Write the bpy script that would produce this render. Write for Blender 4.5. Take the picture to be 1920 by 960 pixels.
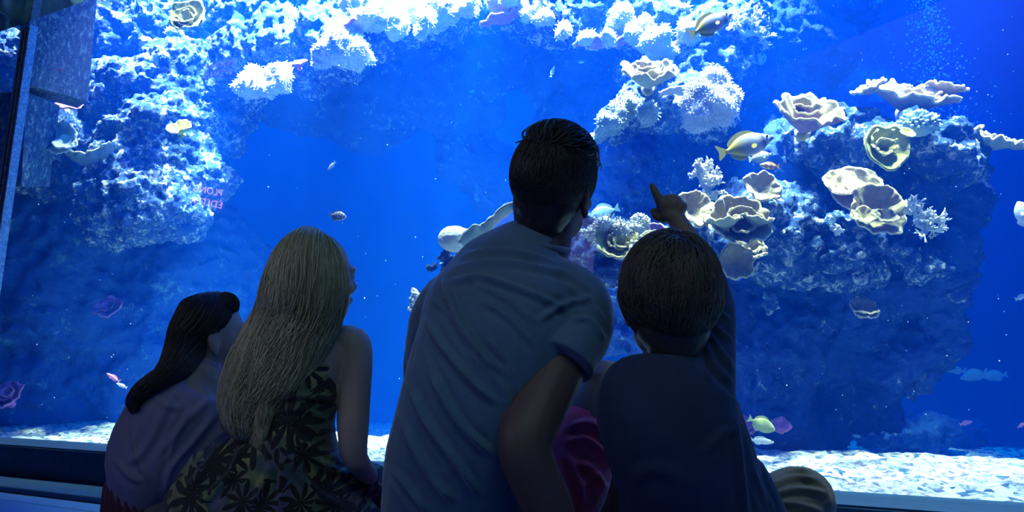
import bpy, bmesh, math, random
import numpy as np
from mathutils import Vector, Matrix, noise as mnoise
from math import pi, sin, cos, radians as R_
for o in list(bpy.data.objects): bpy.data.objects.remove(o)
SC = bpy.context.scene; COL = SC.collection
random.seed(7); RNG = np.random.default_rng(7)

# ------------------------------------------------------------------ camera
F = 1226.0                                  # focal length in pixels of the 1920 frame
PITCH = R_(10.4); CAMZ = 0.45
cd = bpy.data.cameras.new('camera'); cam = bpy.data.objects.new('camera', cd); COL.objects.link(cam)
cd.sensor_width = 36; cd.lens = F / 1920 * 36; cd.clip_end = 100; cd.clip_start = 0.02
cam.location = (0, 0, CAMZ); cam.rotation_euler = (pi/2 + PITCH, 0, 0); SC.camera = cam
CP = Vector((0, 0, CAMZ)); FW = Vector((0, cos(PITCH), sin(PITCH))); UP = Vector((0, -sin(PITCH), cos(PITCH))); RT = Vector((1, 0, 0))
def P(px, py, d):
    px, py, d = float(px), float(py), float(d)
    return CP + d * (FW + (px-960)/F*RT + (480-py)/F*UP)
def ray(px, py): return (FW + (px-960)/F*RT + (480-py)/F*UP)
def onz(px, py, z):
    r = ray(px, py); return CP + r * ((z-CAMZ)/r.z)
def M_(px, d): return float(px*d/F)               # pixels -> metres at a depth
def proj(V):
    """world points (n,3) -> pixel x, pixel y, depth"""
    q = V - np.array(CP); z = q @ np.array(FW); return 960 + F*(q @ np.array(RT))/z, 480 - F*(q @ np.array(UP))/z, z

# ------------------------------------------------------------------ colour management, world
SC.view_settings.view_transform = 'Standard'; SC.view_settings.look = 'None'
SC.view_settings.gamma = 1; SC.view_settings.use_curve_mapping = False; SC.view_settings.exposure = 0.0
SC.cycles.use_denoising = True
SC.cycles.max_bounces = 8; SC.cycles.volume_bounces = 1; SC.cycles.transparent_max_bounces = 16
SC.cycles.diffuse_bounces = 3; SC.cycles.caustics_reflective = False; SC.cycles.caustics_refractive = False
SC.cycles.sample_clamp_indirect = 4
w = bpy.data.worlds.new('world'); SC.world = w; w.use_nodes = True
w.node_tree.nodes['Background'].inputs[0].default_value = (0.05, 0.12, 0.3, 1); w.node_tree.nodes['Background'].inputs[1].default_value = 0.02

# ------------------------------------------------------------------ glass line: direction of the long window on the floor plan
GA = R_(24.5)
GU = Vector((cos(GA), -sin(GA), 0))         # along the glass, to the right it comes nearer
GN = Vector((-sin(GA), -cos(GA), 0))        # glass normal, into the room
G0 = Vector((0, 2.16, 0))
def glass(u, off=0, z=0): return G0 + GU*u + GN*off + Vector((0, 0, z))
def uglass(px, py):
    r = ray(px, py); t = (G0-CP).dot(GN)/r.dot(GN); p = CP + r*t; return (p-G0).dot(GU), p.z

# ------------------------------------------------------------------ lights
def aim(o, d): o.rotation_euler = Vector(d).to_track_quat('-Z', 'Y').to_euler()
def area(name, loc, d, sx, sy, power, col, spread=pi):
    l = bpy.data.lights.new(name, 'AREA'); l.shape = 'RECTANGLE'; l.size = sx; l.size_y = sy; l.energy = power; l.color = col; l.spread = spread
    o = bpy.data.objects.new(name, l); COL.objects.link(o); o.location = loc; aim(o, d); return o
def spot(name, loc, tgt, power, col, size=40, blend=.6, rad=.06):
    l = bpy.data.lights.new(name, 'SPOT'); l.energy = power; l.color = col; l.spot_size = R_(size); l.spot_blend = blend; l.shadow_soft_size = rad
    o = bpy.data.objects.new(name, l); COL.objects.link(o); o.location = loc; aim(o, Vector(tgt)-Vector(loc)); return o
BLUE = (0.0, 0.19, 1.0)
area('tank_light_blue', (0, 6.2, 4.3), (0, .1, -1), 11, 6, 460, BLUE)
area('tank_front_fill', glass(0, -.35, 3.6), (.25, .9, -.55), 7, .5, 230, BLUE)  # unseen fill added above the glass to lift upright rock faces
WH = (1.0, 0.97, 0.93)
def over(px, py, d, power, h=4.1, fwd=.7, size=34, col=WH, dx=0):
    power *= .40
    t = P(px, py, d); spot('unseen_tank_spot', (t.x+dx, t.y-fwd, h), t, power, col, size)
T_ = 4.35
over(560, 110, 4.7, 7500, T_, .9, 56)
over(690, 50, 4.5, 11000, T_, 1.0, 60)
over(840, 20, 4.4, 10000, T_, 1.0, 60)
over(1000, 20, 4.2, 10000, T_, 1.0, 60)
over(1160, 50, 4.0, 9000, T_, .9, 56)
over(1320, 60, 3.8, 7000, T_, .8, 50)
over(1270, 200, 3.45, 4200, T_, .55, 34)
over(330, 120, 5.1, 1500, T_, .8, 50)
over(260, 330, 4.7, 3400, T_, .6, 44)
over(380, 300, 4.8, 2400, T_, .6, 36)
over(1180, 450, 2.95, 1500, T_, .35, 24)
over(1380, 430, 3.05, 1500, T_, .35, 24)
over(1610, 380, 3.05, 900, T_, .4, 24)
over(1540, 220, 3.1, 900, T_, .4, 26)
over(1730, 265, 3.0, 3200, T_, .8, 20)
over(1640, 900, 2.4, 2000, T_, .1, 44)
over(1900, 900, 2.2, 2000, T_, .1, 44)
over(300, 815, 4.2, 2200, T_, .1, 50)
over(700, 850, 3.2, 2200, T_, .1, 40)
over(0, 170, 5.3, 3600, T_, .6, 40)
over(640, 405, 3.0, 900, T_, .15, 9)
over(862, 440, 3.0, 2600, T_, .5, 11)  # narrow unseen spot added to whiten the dome coral
over(1738, 505, 2.95, 3600, T_, 1.15, 11)  # unseen spot added to reach the ledge below the mound
over(1590, 480, 2.9, 2200, T_, 1.1, 11)  # unseen spot added to light the spur under the bowl coral
over(1700, 120, 5.6, 1600, T_, .3, 40, BLUE)  # unseen blue spot added to brighten the water by the bubbles
area('room_fill_light', (.35, -.35, 2.02), (-.05, .62, -1), 2.6, .9, 2.7, (.56, .86, 1.0), R_(85))
area('room_violet_light', (-1.9, .2, 1.25), (1, .55, -.38), .8, .8, .75, (.62, .55, 1.0), R_(75))
# ------------------------------------------------------------------ helpers
def tag(o, label=None, cat=None, group=None, kind=None):
    if label: o['label'] = label
    if cat: o['category'] = cat
    if group: o['group'] = group
    if kind: o['kind'] = kind
    return o
def link(name, me, m=None, parent=None):
    o = bpy.data.objects.new(name, me); COL.objects.link(o)
    if m is not None and not me.materials: me.materials.append(m)
    if parent is not None: o.parent = parent; o.matrix_parent_inverse = parent.matrix_basis.inverted()
    return o
def empty(name, loc=(0, 0, 0)):
    o = bpy.data.objects.new(name, None); COL.objects.link(o); o.location = loc; o.empty_display_size = .05; return o
def bmdone(bm, name='m', smooth=True):
    me = bpy.data.meshes.new(name); bmesh.ops.recalc_face_normals(bm, faces=bm.faces); bm.to_mesh(me); bm.free()
    if smooth: me.polygons.foreach_set('use_smooth', [True]*len(me.polygons))
    return me
def evalmesh(me, mods):
    """apply modifiers to a mesh and return the new mesh"""
    o = bpy.data.objects.new('tmp', me); COL.objects.link(o)
    for t, kw in mods:
        m = o.modifiers.new(t, t)
        for k, v in kw.items(): setattr(m, k, v)
    dg = bpy.context.evaluated_depsgraph_get(); dg.update()
    r = bpy.data.meshes.new_from_object(o.evaluated_get(dg)); bpy.data.objects.remove(o); bpy.data.meshes.remove(me)
    r.polygons.foreach_set('use_smooth', [True]*len(r.polygons)); return r
def remesh(me, vox, smooth=3, fac=.5):
    mods = [('REMESH', dict(mode='VOXEL', voxel_size=vox))]
    if smooth: mods.append(('SMOOTH', dict(iterations=smooth, factor=fac)))
    return evalmesh(me, mods)
def getv(me):
    v = np.empty(len(me.vertices)*3, np.float32); me.vertices.foreach_get('co', v); return v.reshape(-1, 3).astype(float)
def setv(me, v): me.vertices.foreach_set('co', v.astype(np.float32).ravel()); me.update()
def getn(me):
    n = np.empty(len(me.vertices)*3, np.float32); me.vertices.foreach_get('normal', n); return n.reshape(-1, 3).astype(float)
# fast value noise on numpy arrays
_T = RNG.random((64, 64, 64)).astype(np.float32)
def vnoise(p):
    i = np.floor(p).astype(int); f = p-i; f = f*f*(3-2*f); r = 0
    for dx in (0, 1):
        for dy in (0, 1):
            for dz in (0, 1):
                wgt = (f[:, 0] if dx else 1-f[:, 0])*(f[:, 1] if dy else 1-f[:, 1])*(f[:, 2] if dz else 1-f[:, 2])
                r = r + wgt*_T[(i[:, 0]+dx) & 63, (i[:, 1]+dy) & 63, (i[:, 2]+dz) & 63]
    return r*2-1
def fbm(p, sc, oct=3, g=.5):
    r = 0; a = 1; 
    for k in range(oct): r = r + a*vnoise(p*sc*(2**k)+17.3*k); a *= g
    return r
def loft(bm, pts, rx, ry, n=20, side=None, cap=True, tans=None, power=2.0):
    """closed tube along points; rx along the side axis, ry along the other; ellipsoidal caps"""
    pts = [Vector(p) for p in pts]; m = len(pts); side = Vector(side) if side is not None else RT
    if m == 1: pts = [pts[0]-Vector((0, 0, 1e-4)), pts[0]+Vector((0, 0, 1e-4))]; m = 2
    if not hasattr(rx, '__len__'): rx = [rx]*m
    if not hasattr(ry, '__len__'): ry = [ry]*m
    T = []
    for i in range(m):
        t = (pts[min(i+1, m-1)]-pts[max(i-1, 0)]); T.append(t.normalized())
    if tans:
        for k, v in tans.items(): T[k] = Vector(v).normalized()
    rings = []
    def ring(c, t, a, b):
        s = side - t*side.dot(t)
        if s.length < 1e-3: s = Vector((0, 1, 0)) - t*t.y
        s.normalize(); q = t.cross(s).normalized(); vs = []
        for k in range(n):
            an = 2*pi*k/n; ca, sa = cos(an), sin(an)
            e = 2/power; x = math.copysign(abs(ca)**e, ca); y = math.copysign(abs(sa)**e, sa)
            vs.append(bm.verts.new(c + s*(a*x) + q*(b*y)))
        rings.append(vs)
    if cap:
        r0 = (rx[0]+ry[0])/2*.9
        for k in (3, 2, 1):
            an = k*pi/8; ring(pts[0]-T[0]*r0*sin(an), T[0], rx[0]*cos(an), ry[0]*cos(an))
    for i in range(m): ring(pts[i], T[i], rx[i], ry[i])
    if cap:
        r1 = (rx[-1]+ry[-1])/2*.9
        for k in (1, 2, 3):
            an = k*pi/8; ring(pts[-1]+T[-1]*r1*sin(an), T[-1], rx[-1]*cos(an), ry[-1]*cos(an))
    for a, b in zip(rings, rings[1:]):
        for k in range(n): bm.faces.new((a[k], a[(k+1) % n], b[(k+1) % n], b[k]))
    bm.faces.new(rings[0][::-1]); bm.faces.new(rings[-1])
def spline(pts, n):
    """Catmull-Rom through tuples, n samples"""
    A = np.array([list(p) for p in pts], float); m = len(A); out = []
    for k in range(n):
        t = k/(n-1)*(m-1); i = min(int(t), m-2); f = t-i
        p0 = A[max(i-1, 0)]; p1 = A[i]; p2 = A[i+1]; p3 = A[min(i+2, m-1)]
        out.append(.5*((2*p1)+(-p0+p2)*f+(2*p0-5*p1+4*p2-p3)*f*f+(-p0+3*p1-3*p2+p3)*f**3))
    return np.array(out)
def pxloft(bm, rows, n=24, k=None, **kw):
    """rows of (px, py, depth, half width in px, depth radius in m), smoothed by a spline"""
    S = spline(rows, k or len(rows)*4)
    loft(bm, [P(*r[:3]) for r in S], [M_(r[3], r[2]) for r in S], [r[4] for r in S], n=n, **kw)
def ball(bm, c, r, sub=3, rot=None):
    r = r if hasattr(r, '__len__') else (r, r, r)
    g = bmesh.ops.create_icosphere(bm, subdivisions=sub, radius=1)
    M = Matrix.Translation(Vector(c)) @ (rot.to_4x4() if rot else Matrix.Identity(4)) @ Matrix.Diagonal((*r, 1))
    bmesh.ops.transform(bm, matrix=M, verts=g['verts']); return g['verts']
def box(bm, lo, hi):
    g = bmesh.ops.create_cube(bm, size=1); lo = Vector(lo); hi = Vector(hi)
    bmesh.ops.transform(bm, matrix=Matrix.Translation((lo+hi)/2) @ Matrix.Diagonal((*(hi-lo), 1)), verts=g['verts']); return g['verts']
def tubes(name, paths, rads, n=4):
    """many thin tapered tubes as one mesh, from arrays: paths list of (k,3), rads list of k"""
    V = []; Fc = []; b = 0
    for p, r in zip(paths, rads):
        p = np.asarray(p, float); k = len(p); t = np.gradient(p, axis=0); t /= np.linalg.norm(t, axis=1)[:, None]+1e-9
        ref = np.array([0.31, .83, .45]); s = np.cross(t, ref); s /= np.linalg.norm(s, axis=1)[:, None]+1e-9; q = np.cross(t, s)
        for j in range(n):
            a = 2*pi*j/n; V.append(p+(s*cos(a)+q*sin(a))*np.asarray(r)[:, None])
        idx = lambda j, i: b+j*k+i
        for j in range(n):
            j2 = (j+1) % n
            for i in range(k-1): Fc.append((idx(j, i), idx(j2, i), idx(j2, i+1), idx(j, i+1)))
        if n > 2: Fc.append(tuple(idx(j, 0) for j in range(n))[::-1]); Fc.append(tuple(idx(j, k-1) for j in range(n)))
        b += n*k
    me = bpy.data.meshes.new(name); me.from_pydata(np.concatenate(V).tolist(), [], Fc)
    me.polygons.foreach_set('use_smooth', [True]*len(me.polygons)); return me
# ------------------------------------------------------------------ materials
def C4(c): return (*c, 1) if len(c) == 3 else c
class NT:
    def __init__(s, name):
        s.m = bpy.data.materials.new(name); s.m.use_nodes = True; s.t = s.m.node_tree; s.N = s.t.nodes; s.L = s.t.links
        s.b = s.N['Principled BSDF']; s.out = s.N['Material Output']
    def n(s, ty, **kw):
        x = s.N.new(ty); ins = kw.pop('ins', {})
        for k, v in kw.items(): setattr(x, k, v)
        for k, v in ins.items():
            if isinstance(v, bpy.types.NodeSocket): s.L.new(v, x.inputs[k])
            else: x.inputs[k].default_value = v
        return x
    def coord(s, out='Object', scale=None):
        c = s.n('ShaderNodeTexCoord').outputs[out]
        if scale is not None: c = s.n('ShaderNodeMapping', ins={'Vector': c, 'Scale': scale}).outputs[0]
        return c
    def noise(s, sc, det=4, rough=.6, vec=None, dist=0):
        return s.n('ShaderNodeTexNoise', ins={'Vector': vec or s.coord(), 'Scale': sc, 'Detail': det, 'Roughness': rough, 'Distortion': dist}).outputs['Fac']
    def ramp(s, fac, stops, interp='LINEAR'):
        r = s.n('ShaderNodeValToRGB', ins={'Fac': fac}); e = r.color_ramp.elements; r.color_ramp.interpolation = interp
        while len(e) < len(stops): e.new(.5)
        for k, (p, c) in enumerate(stops): e[k].position = p; e[k].color = C4(c)
        return r.outputs[0]
    def mix(s, fac, a, b, mode='MIX'):
        x = s.n('ShaderNodeMix', data_type='RGBA', blend_type=mode)
        for i, v in ((0, fac), (6, a), (7, b)):
            if isinstance(v, bpy.types.NodeSocket): s.L.new(v, x.inputs[i])
            else: x.inputs[i].default_value = v if i == 0 else C4(v)
        return x.outputs[2]
    def math(s, op, a, b=0.0, c=0.0):
        x = s.n('ShaderNodeMath', operation=op)
        for i, v in enumerate((a, b, c)):
            if isinstance(v, bpy.types.NodeSocket): s.L.new(v, x.inputs[i])
            else: x.inputs[i].default_value = v
        return x.outputs[0]
    def bump(s, h, st=.5, dist=.01):
        s.L.new(s.n('ShaderNodeBump', ins={'Height': h, 'Strength': st, 'Distance': dist}).outputs[0], s.b.inputs['Normal'])
    def set(s, **kw):
        nm = dict(color='Base Color', rough='Roughness', sheen='Sheen Weight', sss='Subsurface Weight', metal='Metallic', spec='Specular IOR Level', trans='Transmission Weight', alpha='Alpha', coat='Coat Weight')
        for k, v in kw.items():
            i = s.b.inputs[nm[k]]
            if isinstance(v, bpy.types.NodeSocket): s.L.new(v, i)
            else: i.default_value = C4(v) if k == 'color' else v
        return s
def simple(name, c1, c2=None, sc=20, rough=.7, bump=.3, bd=.004, bsc=None, **kw):
    t = NT(name); c2 = c2 or c1; f = t.noise(sc)
    t.set(color=t.ramp(f, [(.35, c1), (.65, c2)]), rough=rough, **kw)
    if bump: t.bump(t.noise(bsc or sc*3), bump, bd)
    return t.m
# ------------------------------------------------------------------ the viewing room and the tank shell
t = NT('ledge_paint'); f = t.noise(35); t.set(color=t.ramp(f, [(.3, (.007, .06, .17)), (.7, (.014, .085, .22))]), rough=.55); t.bump(t.noise(300, 2), .2, .002); M_ledge = t.m
t = NT('floor_boards'); br = t.n('ShaderNodeTexBrick', ins={'Vector': t.n('ShaderNodeMapping', ins={'Vector': t.coord(), 'Rotation': (0, 0, GA)}).outputs[0], 'Color1': (.06, .2, .48, 1), 'Color2': (.08, .24, .55, 1), 'Mortar': (.004, .008, .02, 1), 'Scale': 1, 'Mortar Size': .004, 'Brick Width': 3.4, 'Row Height': .17, 'Bias': 0})
t.set(color=t.mix(t.noise(9), br.outputs[0], (.04, .15, .4), 'MIX'), rough=.5); t.bump(br.outputs['Fac'], -.6, .004); M_floor = t.m
t = NT('ceiling_gloss'); t.set(color=(.16, .30, .34), rough=.05, metal=.75); t.bump(t.noise(2.2, 1), .03, .02); M_ceil = t.m
M_wall = simple('room_wall', (.012, .014, .02), (.018, .02, .03), 6, .8, .1)
def struct(name, me, m, parent=None):
    o = link(name, me, m, parent)
    if parent is None: o['kind'] = 'structure'
    return o
def plan_prism(pts, z0, z1):
    bm = bmesh.new(); a = [bm.verts.new((p[0], p[1], z0)) for p in pts]; b = [bm.verts.new((p[0], p[1], z1)) for p in pts]; n = len(pts)
    for k in range(n): bm.faces.new((a[k], a[(k+1) % n], b[(k+1) % n], b[k]))
    bm.faces.new(a[::-1]); bm.faces.new(b); return bm
UC, ZC = uglass(54, 49)                      # corner of post and ceiling
ZTOP = ZC; UL, UR = -6.5, 3.6
ZLEDGE = .15
def gq(u0, u1, o0, o1, z0, z1): return plan_prism([glass(u0, o0), glass(u1, o0), glass(u1, o1), glass(u0, o1)], z0, z1)
struct('floor', bmdone(gq(UL, UR, 6.2, -.05, -.06, 0), 'floor', False), M_floor)
struct('ceiling', bmdone(gq(UL, UR, 6.2, .03, ZTOP, ZTOP+.1), 'ceiling', False), M_ceil)
bm = gq(UL, UR, .16, -.06, 0, ZLEDGE); bmesh.ops.bevel(bm, geom=[e for e in bm.edges], offset=.006, segments=2, affect='EDGES')
struct('trim_1', bmdone(bm, 'ledge', False), M_ledge)
# flat kerb board in front of the ledge
bm = gq(UL, UR, .34, .165, 0, .022); bmesh.ops.bevel(bm, geom=[e for e in bm.edges], offset=.003, segments=1, affect='EDGES')
struct('trim_2', bmdone(bm, 'kerb', False), M_ledge)
struct('wall_back', bmdone(gq(UL, UR, 6.2, 6.1, 0, ZTOP), 'wb', False), M_wall)
struct('wall_left', bmdone(gq(UL, UL+.1, 6.1, .2, 0, ZTOP), 'wl', False), M_wall)
struct('wall_right', bmdone(gq(UR-.1, UR, 6.1, .2, 0, ZTOP), 'wr', False), M_wall)
# ceiling seams: thin strips lying under the glossy ceiling
a0, a1 = onz(0, 22, ZTOP-.001), onz(54, 49, ZTOP-.001); dd = (a1-a0).normalized(); a0 = a0-dd*1.5; a1 = a1-dd*.02; q = Vector((-dd.y, dd.x, 0))*.006
struct('trim_3', bmdone(plan_prism([a0-q, a1-q, a1+q, a0+q], ZTOP-.004, ZTOP-.0005), 'seam', False), M_ledge)
# glass panes (real slabs, mirror-like at the surface, clear inside)
t = NT('aquarium_glass'); tr = t.n('ShaderNodeBsdfTransparent', ins={'Color': (.94, .98, 1, 1)}); gl = t.n('ShaderNodeBsdfGlossy', ins={'Roughness': 0.02, 'Color': (1, 1, 1, 1)})
ge = t.n('ShaderNodeNewGeometry'); dt = t.n('ShaderNodeVectorMath', operation='DOT_PRODUCT', ins={0: ge.outputs['Incoming'], 1: ge.outputs['Normal']})
class _f: outputs = [t.math('MULTIPLY_ADD', t.math('POWER', t.math('SUBTRACT', 1.0, t.math('ABSOLUTE', dt.outputs['Value'])), 5.0), .6, .030)]   # Schlick reflectance
_f.outputs = [t.math('MULTIPLY', _f.outputs[0], t.math('SUBTRACT', 1.0, ge.outputs['Backfacing']))]   # only the room-side surface mirrors
fr = _f; mx = t.n('ShaderNodeMixShader', ins={0: fr.outputs[0], 1: tr.outputs[0], 2: gl.outputs[0]}); t.L.new(mx.outputs[0], t.out.inputs[0]); M_glass = t.m
def pane(name, u0, u1):
    me = bmdone(gq(u0, u1, 0, -.03, ZLEDGE+.001, ZTOP+.02), name, False); o = struct(name, me, M_glass); return o
pane('window_1', UC+.04, UR); pane('window_2', UL, UC-.045)
# corner post between the panes: a metal mullion with two ribs
t = NT('post_metal'); n_ = t.noise(60, 5, .7); t.set(color=t.ramp(n_, [(.35, (.06, .22, .42)), (.7, (.35, .6, .85))]), rough=.6); t.bump(n_, .4, .003); M_post = t.m
bm = gq(UC-.04, UC+.035, .004, -.03, ZLEDGE, ZTOP)
for u_ in (-.034, .0, .03):
    b2 = gq(UC+u_-.008, UC+u_+.008, .014, .003, ZLEDGE, ZTOP); m_ = bpy.data.meshes.new('x'); b2.to_mesh(m_); b2.free(); bm.from_mesh(m_)
struct('trim_4', bmdone(bm, 'post', False), M_post)
# ---- the tank: back and side walls, floor, water body
M_tank = simple('tank_wall_paint', (.003, .11, .27), (.004, .125, .30), 1.2, .8, 0)
TW = [Vector((-8.2, 2.9+3.0, 0)), Vector((-8.2, 8.6, 0)), Vector((8, 8.6, 0)), Vector((8, -1.5, 0))]
def wallseg(name, a, b, th=.1):
    d = (b-a).normalized(); q = Vector((-d.y, d.x, 0))*th
    return struct(name, bmdone(plan_prism([a, b, b+q, a+q], -.9, 4.6), name, False), M_tank)
wallseg('wall_tank_back', Vector((-8.2, 8.6, 0)), Vector((8, 8.6, 0)))
wallseg('wall_tank_left', glass(UL, -.1), Vector((-8.2, 8.6, 0)))
wallseg('wall_tank_right', Vector((8, 8.6, 0)), glass(UR, -.1))
# bulkhead above the window
struct('wall_front', bmdone(gq(UL, UR, .03, -.03, ZTOP+.1, 4.6), 'bulk', False), M_wall)
# water: homogeneous blue scattering body filling the tank
bm = plan_prism([glass(UL+.05, -.035), glass(UR-.05, -.035), Vector((7.9, 8.5, 0)), Vector((-8.1, 8.5, 0))], -.85, 4.5)
t = NT('water'); t.N.remove(t.b)
vs = t.n('ShaderNodeVolumeScatter', ins={'Color': (.002, .08, .8, 1), 'Density': .195, 'Anisotropy': .2}); va = t.n('ShaderNodeVolumeAbsorption', ins={'Color': (.0, .75, 1, 1), 'Density': .10})
ad = t.n('ShaderNodeAddShader', ins={0: vs.outputs[0], 1: va.outputs[0]}); t.L.new(ad.outputs[0], t.out.inputs['Volume']); M_water = t.m
o = struct('water', bmdone(bm, 'water', False), M_water)
# ---- sand and gravel bed
t = NT('coral_sand'); v = t.n('ShaderNodeTexVoronoi', ins={'Vector': t.n('ShaderNodeMapping', ins={'Vector': t.coord(), 'Scale': (1, .8, 1)}).outputs[0], 'Scale': 38.0, 'Randomness': 1}); big = t.noise(5, 3)
c = t.ramp(v.outputs['Color'], [(0, (.02, .07, .22)), (.34, (.06, .16, .38)), (.46, (.6, .72, .8)), (1, (.95, .97, .98))])
c = t.mix(t.ramp(big, [(.45, (0, 0, 0)), (.62, (1, 1, 1))]), c, t.ramp(t.noise(40, 3), [(.45, (.85, .9, .95)), (.6, (.2, .2, .42))]))
t.set(color=c, rough=.9); t.bump(v.outputs['Distance'], .8, .02); M_sand = t.m
nx, ny = 380, 190; bm = bmesh.new(); me = bpy.data.meshes.new('sand')
us = np.linspace(UL+.1, UR-.1, nx); ws = np.linspace(0, 1, ny)**1.7*6.0+.04; A = []
for w_ in ws:
    for u_ in us: A.append(tuple(glass(u_, -w_)))
A = np.array(A); A[:, 1] = np.minimum(A[:, 1], 8.5); A[:, 2] = .085+.02*fbm(A, 1.3, 2)+.012*fbm(A, 14, 3)+.012*np.abs(fbm(A, 40, 2)) ; W_ = np.repeat(ws, nx); sm_ = lambda e0, e1: (lambda t_: t_*t_*(3-2*t_))(np.clip((W_-e0)/(e1-e0), 0, 1)); A[:, 2] += .02*sm_(.6, 1.3)-.50*sm_(1.35, 2.5)+.34*sm_(2.8, 3.6)-.2*sm_(3.8, 5)
me.from_pydata(A.tolist(), [], [(j*nx+i, j*nx+i+1, (j+1)*nx+i+1, (j+1)*nx+i) for j in range(ny-1) for i in range(nx-1)]); me.polygons.foreach_set('use_smooth', [True]*len(me.polygons)); bm.free()
tag(link('sand', me, M_sand), 'white coral sand and gravel bed on the tank floor behind the glass', 'sand', kind='stuff')
# ------------------------------------------------------------------ reef rock
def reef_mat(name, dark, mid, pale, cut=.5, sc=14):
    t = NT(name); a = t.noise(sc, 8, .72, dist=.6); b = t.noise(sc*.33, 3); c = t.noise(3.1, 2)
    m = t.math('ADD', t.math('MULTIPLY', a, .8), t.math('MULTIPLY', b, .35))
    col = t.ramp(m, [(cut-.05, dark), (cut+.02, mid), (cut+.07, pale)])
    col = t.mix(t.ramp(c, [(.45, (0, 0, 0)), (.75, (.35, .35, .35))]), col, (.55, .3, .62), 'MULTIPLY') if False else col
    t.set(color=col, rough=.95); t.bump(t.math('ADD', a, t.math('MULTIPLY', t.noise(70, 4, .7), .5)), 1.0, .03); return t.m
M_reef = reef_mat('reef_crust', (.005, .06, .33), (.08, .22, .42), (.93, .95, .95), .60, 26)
M_reefshade = reef_mat('reef_shade', (.003, .07, .40), (.01, .10, .42), (.08, .26, .52), .64, 13)  # darker blue copy of the rock: shade and haze put into the colour
M_reefpartshade = reef_mat('reef_part_shade', (.004, .06, .36), (.02, .12, .40), (.6, .72, .8), .665, 17)  # shade painted in, with sparse pale crust, for back and lower rocks
def rock(name, label, blobs, vox=.018, amp=(.09, .045, .035), mat=None, cat='rock', seed=0):
    bm = bmesh.new(); random.seed(seed)
    for b in blobs:
        px, py, d, r = b[:4]; rm = M_(r, d); sq = b[4] if len(b) > 4 else 1
        ball(bm, P(px, py, d), (rm, rm*(b[5] if len(b) > 5 else 1), rm*sq), 3)
    me = remesh(bmdone(bm), vox, 2); 
    for k, (sc, am) in enumerate(((3.2, amp[0]), (9, amp[1]), (24, amp[2]))):
        v = getv(me); n = getn(me); q = v+seed*3.7
        f = fbm(q, sc, 2) if k == 0 else (1-2*np.abs(fbm(q, sc, 2)))
        setv(me, v+n*(f*am)[:, None])
    me = remesh(me, vox*.8, 0)
    v = getv(me); n = getn(me); setv(me, v+n*(.012*fbm(v, 60, 2))[:, None])
    return tag(link(name, me, mat or M_reef), label, cat)

rock('reef_rock', 'broad reef wall crusted with white lumps, beside the metal corner post', [
    (320, -40, 5.9, 170), (440, -20, 5.9, 130), (200, 20, 5.7, 90), (260, 100, 5.4, 110), (380, 60, 5.6, 100), (350, 190, 5.1, 100), (415, 130, 5.4, 60),
    (250, 210, 5.0, 90), (385, 230, 5.0, 55), (290, 300, 4.8, 105), (360, 330, 4.8, 52), (260, 380, 4.6, 85), (320, 395, 4.65, 52), (215, 410, 4.65, 65),
    (170, 300, 4.8, 70), (110, 300, 4.7, 65), (130, 260, 4.7, 50), (-60, 200, 5.6, 110), (-60, 40, 5.8, 130), (-40, 330, 5.2, 70), (15, 110, 5.3, 50), (-10, 250, 5.1, 45), (30, 30, 5.5, 60)], seed=1, mat=M_reef)
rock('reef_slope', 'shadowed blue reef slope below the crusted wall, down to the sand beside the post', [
    (150, 450, 5.3, 140), (330, 520, 5.7, 150), (120, 560, 5.3, 170), (280, 660, 5.6, 170), (60, 700, 5.1, 130), (200, 770, 5.4, 120), (380, 760, 5.9, 110), (-60, 420, 5.5, 120), (-40, 600, 5.3, 130), (440, 640, 6.2, 110)], vox=.03, seed=11, mat=M_reefshade)
rock('reef_arch', 'overhanging reef arch blazing white along its upper rim', [
    (450, 140, 5.0, 55), (500, 110, 4.9, 68), (530, 40, 5.2, 100), (560, 90, 4.7, 66), (620, 80, 4.5, 58), (650, 10, 4.9, 110), (700, 50, 4.5, 55), (760, 20, 4.5, 65), (770, -50, 5, 110), (830, 25, 4.4, 55), (890, -10, 4.6, 60),
    (900, -60, 5, 110), (960, 0, 4.3, 46), (1030, 20, 4.15, 54), (1020, -60, 4.8, 110), (1100, 40, 4.0, 52), (1160, 10, 4.0, 75), (1130, -70, 4.6, 110), (1240, -40, 4.2, 90)], seed=2)
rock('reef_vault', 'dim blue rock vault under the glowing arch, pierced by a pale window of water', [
    (560, 130, 6.0, 110), (700, 150, 6.1, 120), (820, 130, 6.1, 110), (900, 100, 6.0, 80), (910, 215, 6.2, 42), (1080, 130, 5.8, 100), (1110, 240, 5.6, 95), (1060, 275, 5.7, 46), (1060, 330, 5.7, 62), (960, 90, 6.1, 74), (1130, 380, 5.6, 80), (880, 290, 6.3, 60), (930, 330, 6.3, 60), (1000, 345, 6.0, 60)], vox=.03, seed=12, mat=M_reefshade)
rock('reef_outcrop', 'jagged white-crusted outcrop above the pointing finger', [
    (1240, 60, 3.9, 56), (1300, 90, 3.8, 56), (1360, 60, 3.8, 54), (1330, -20, 4.1, 90),
    (1210, 125, 3.8, 36), (1290, 150, 3.7, 50), (1350, 140, 3.7, 42), (1325, 195, 3.5, 50), (1250, 195, 3.5, 50), (1180, 205, 3.5, 46), (1265, 225, 3.45, 42), (1150, 235, 3.5, 38), (1330, 215, 3.6, 36)], seed=3)
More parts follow.
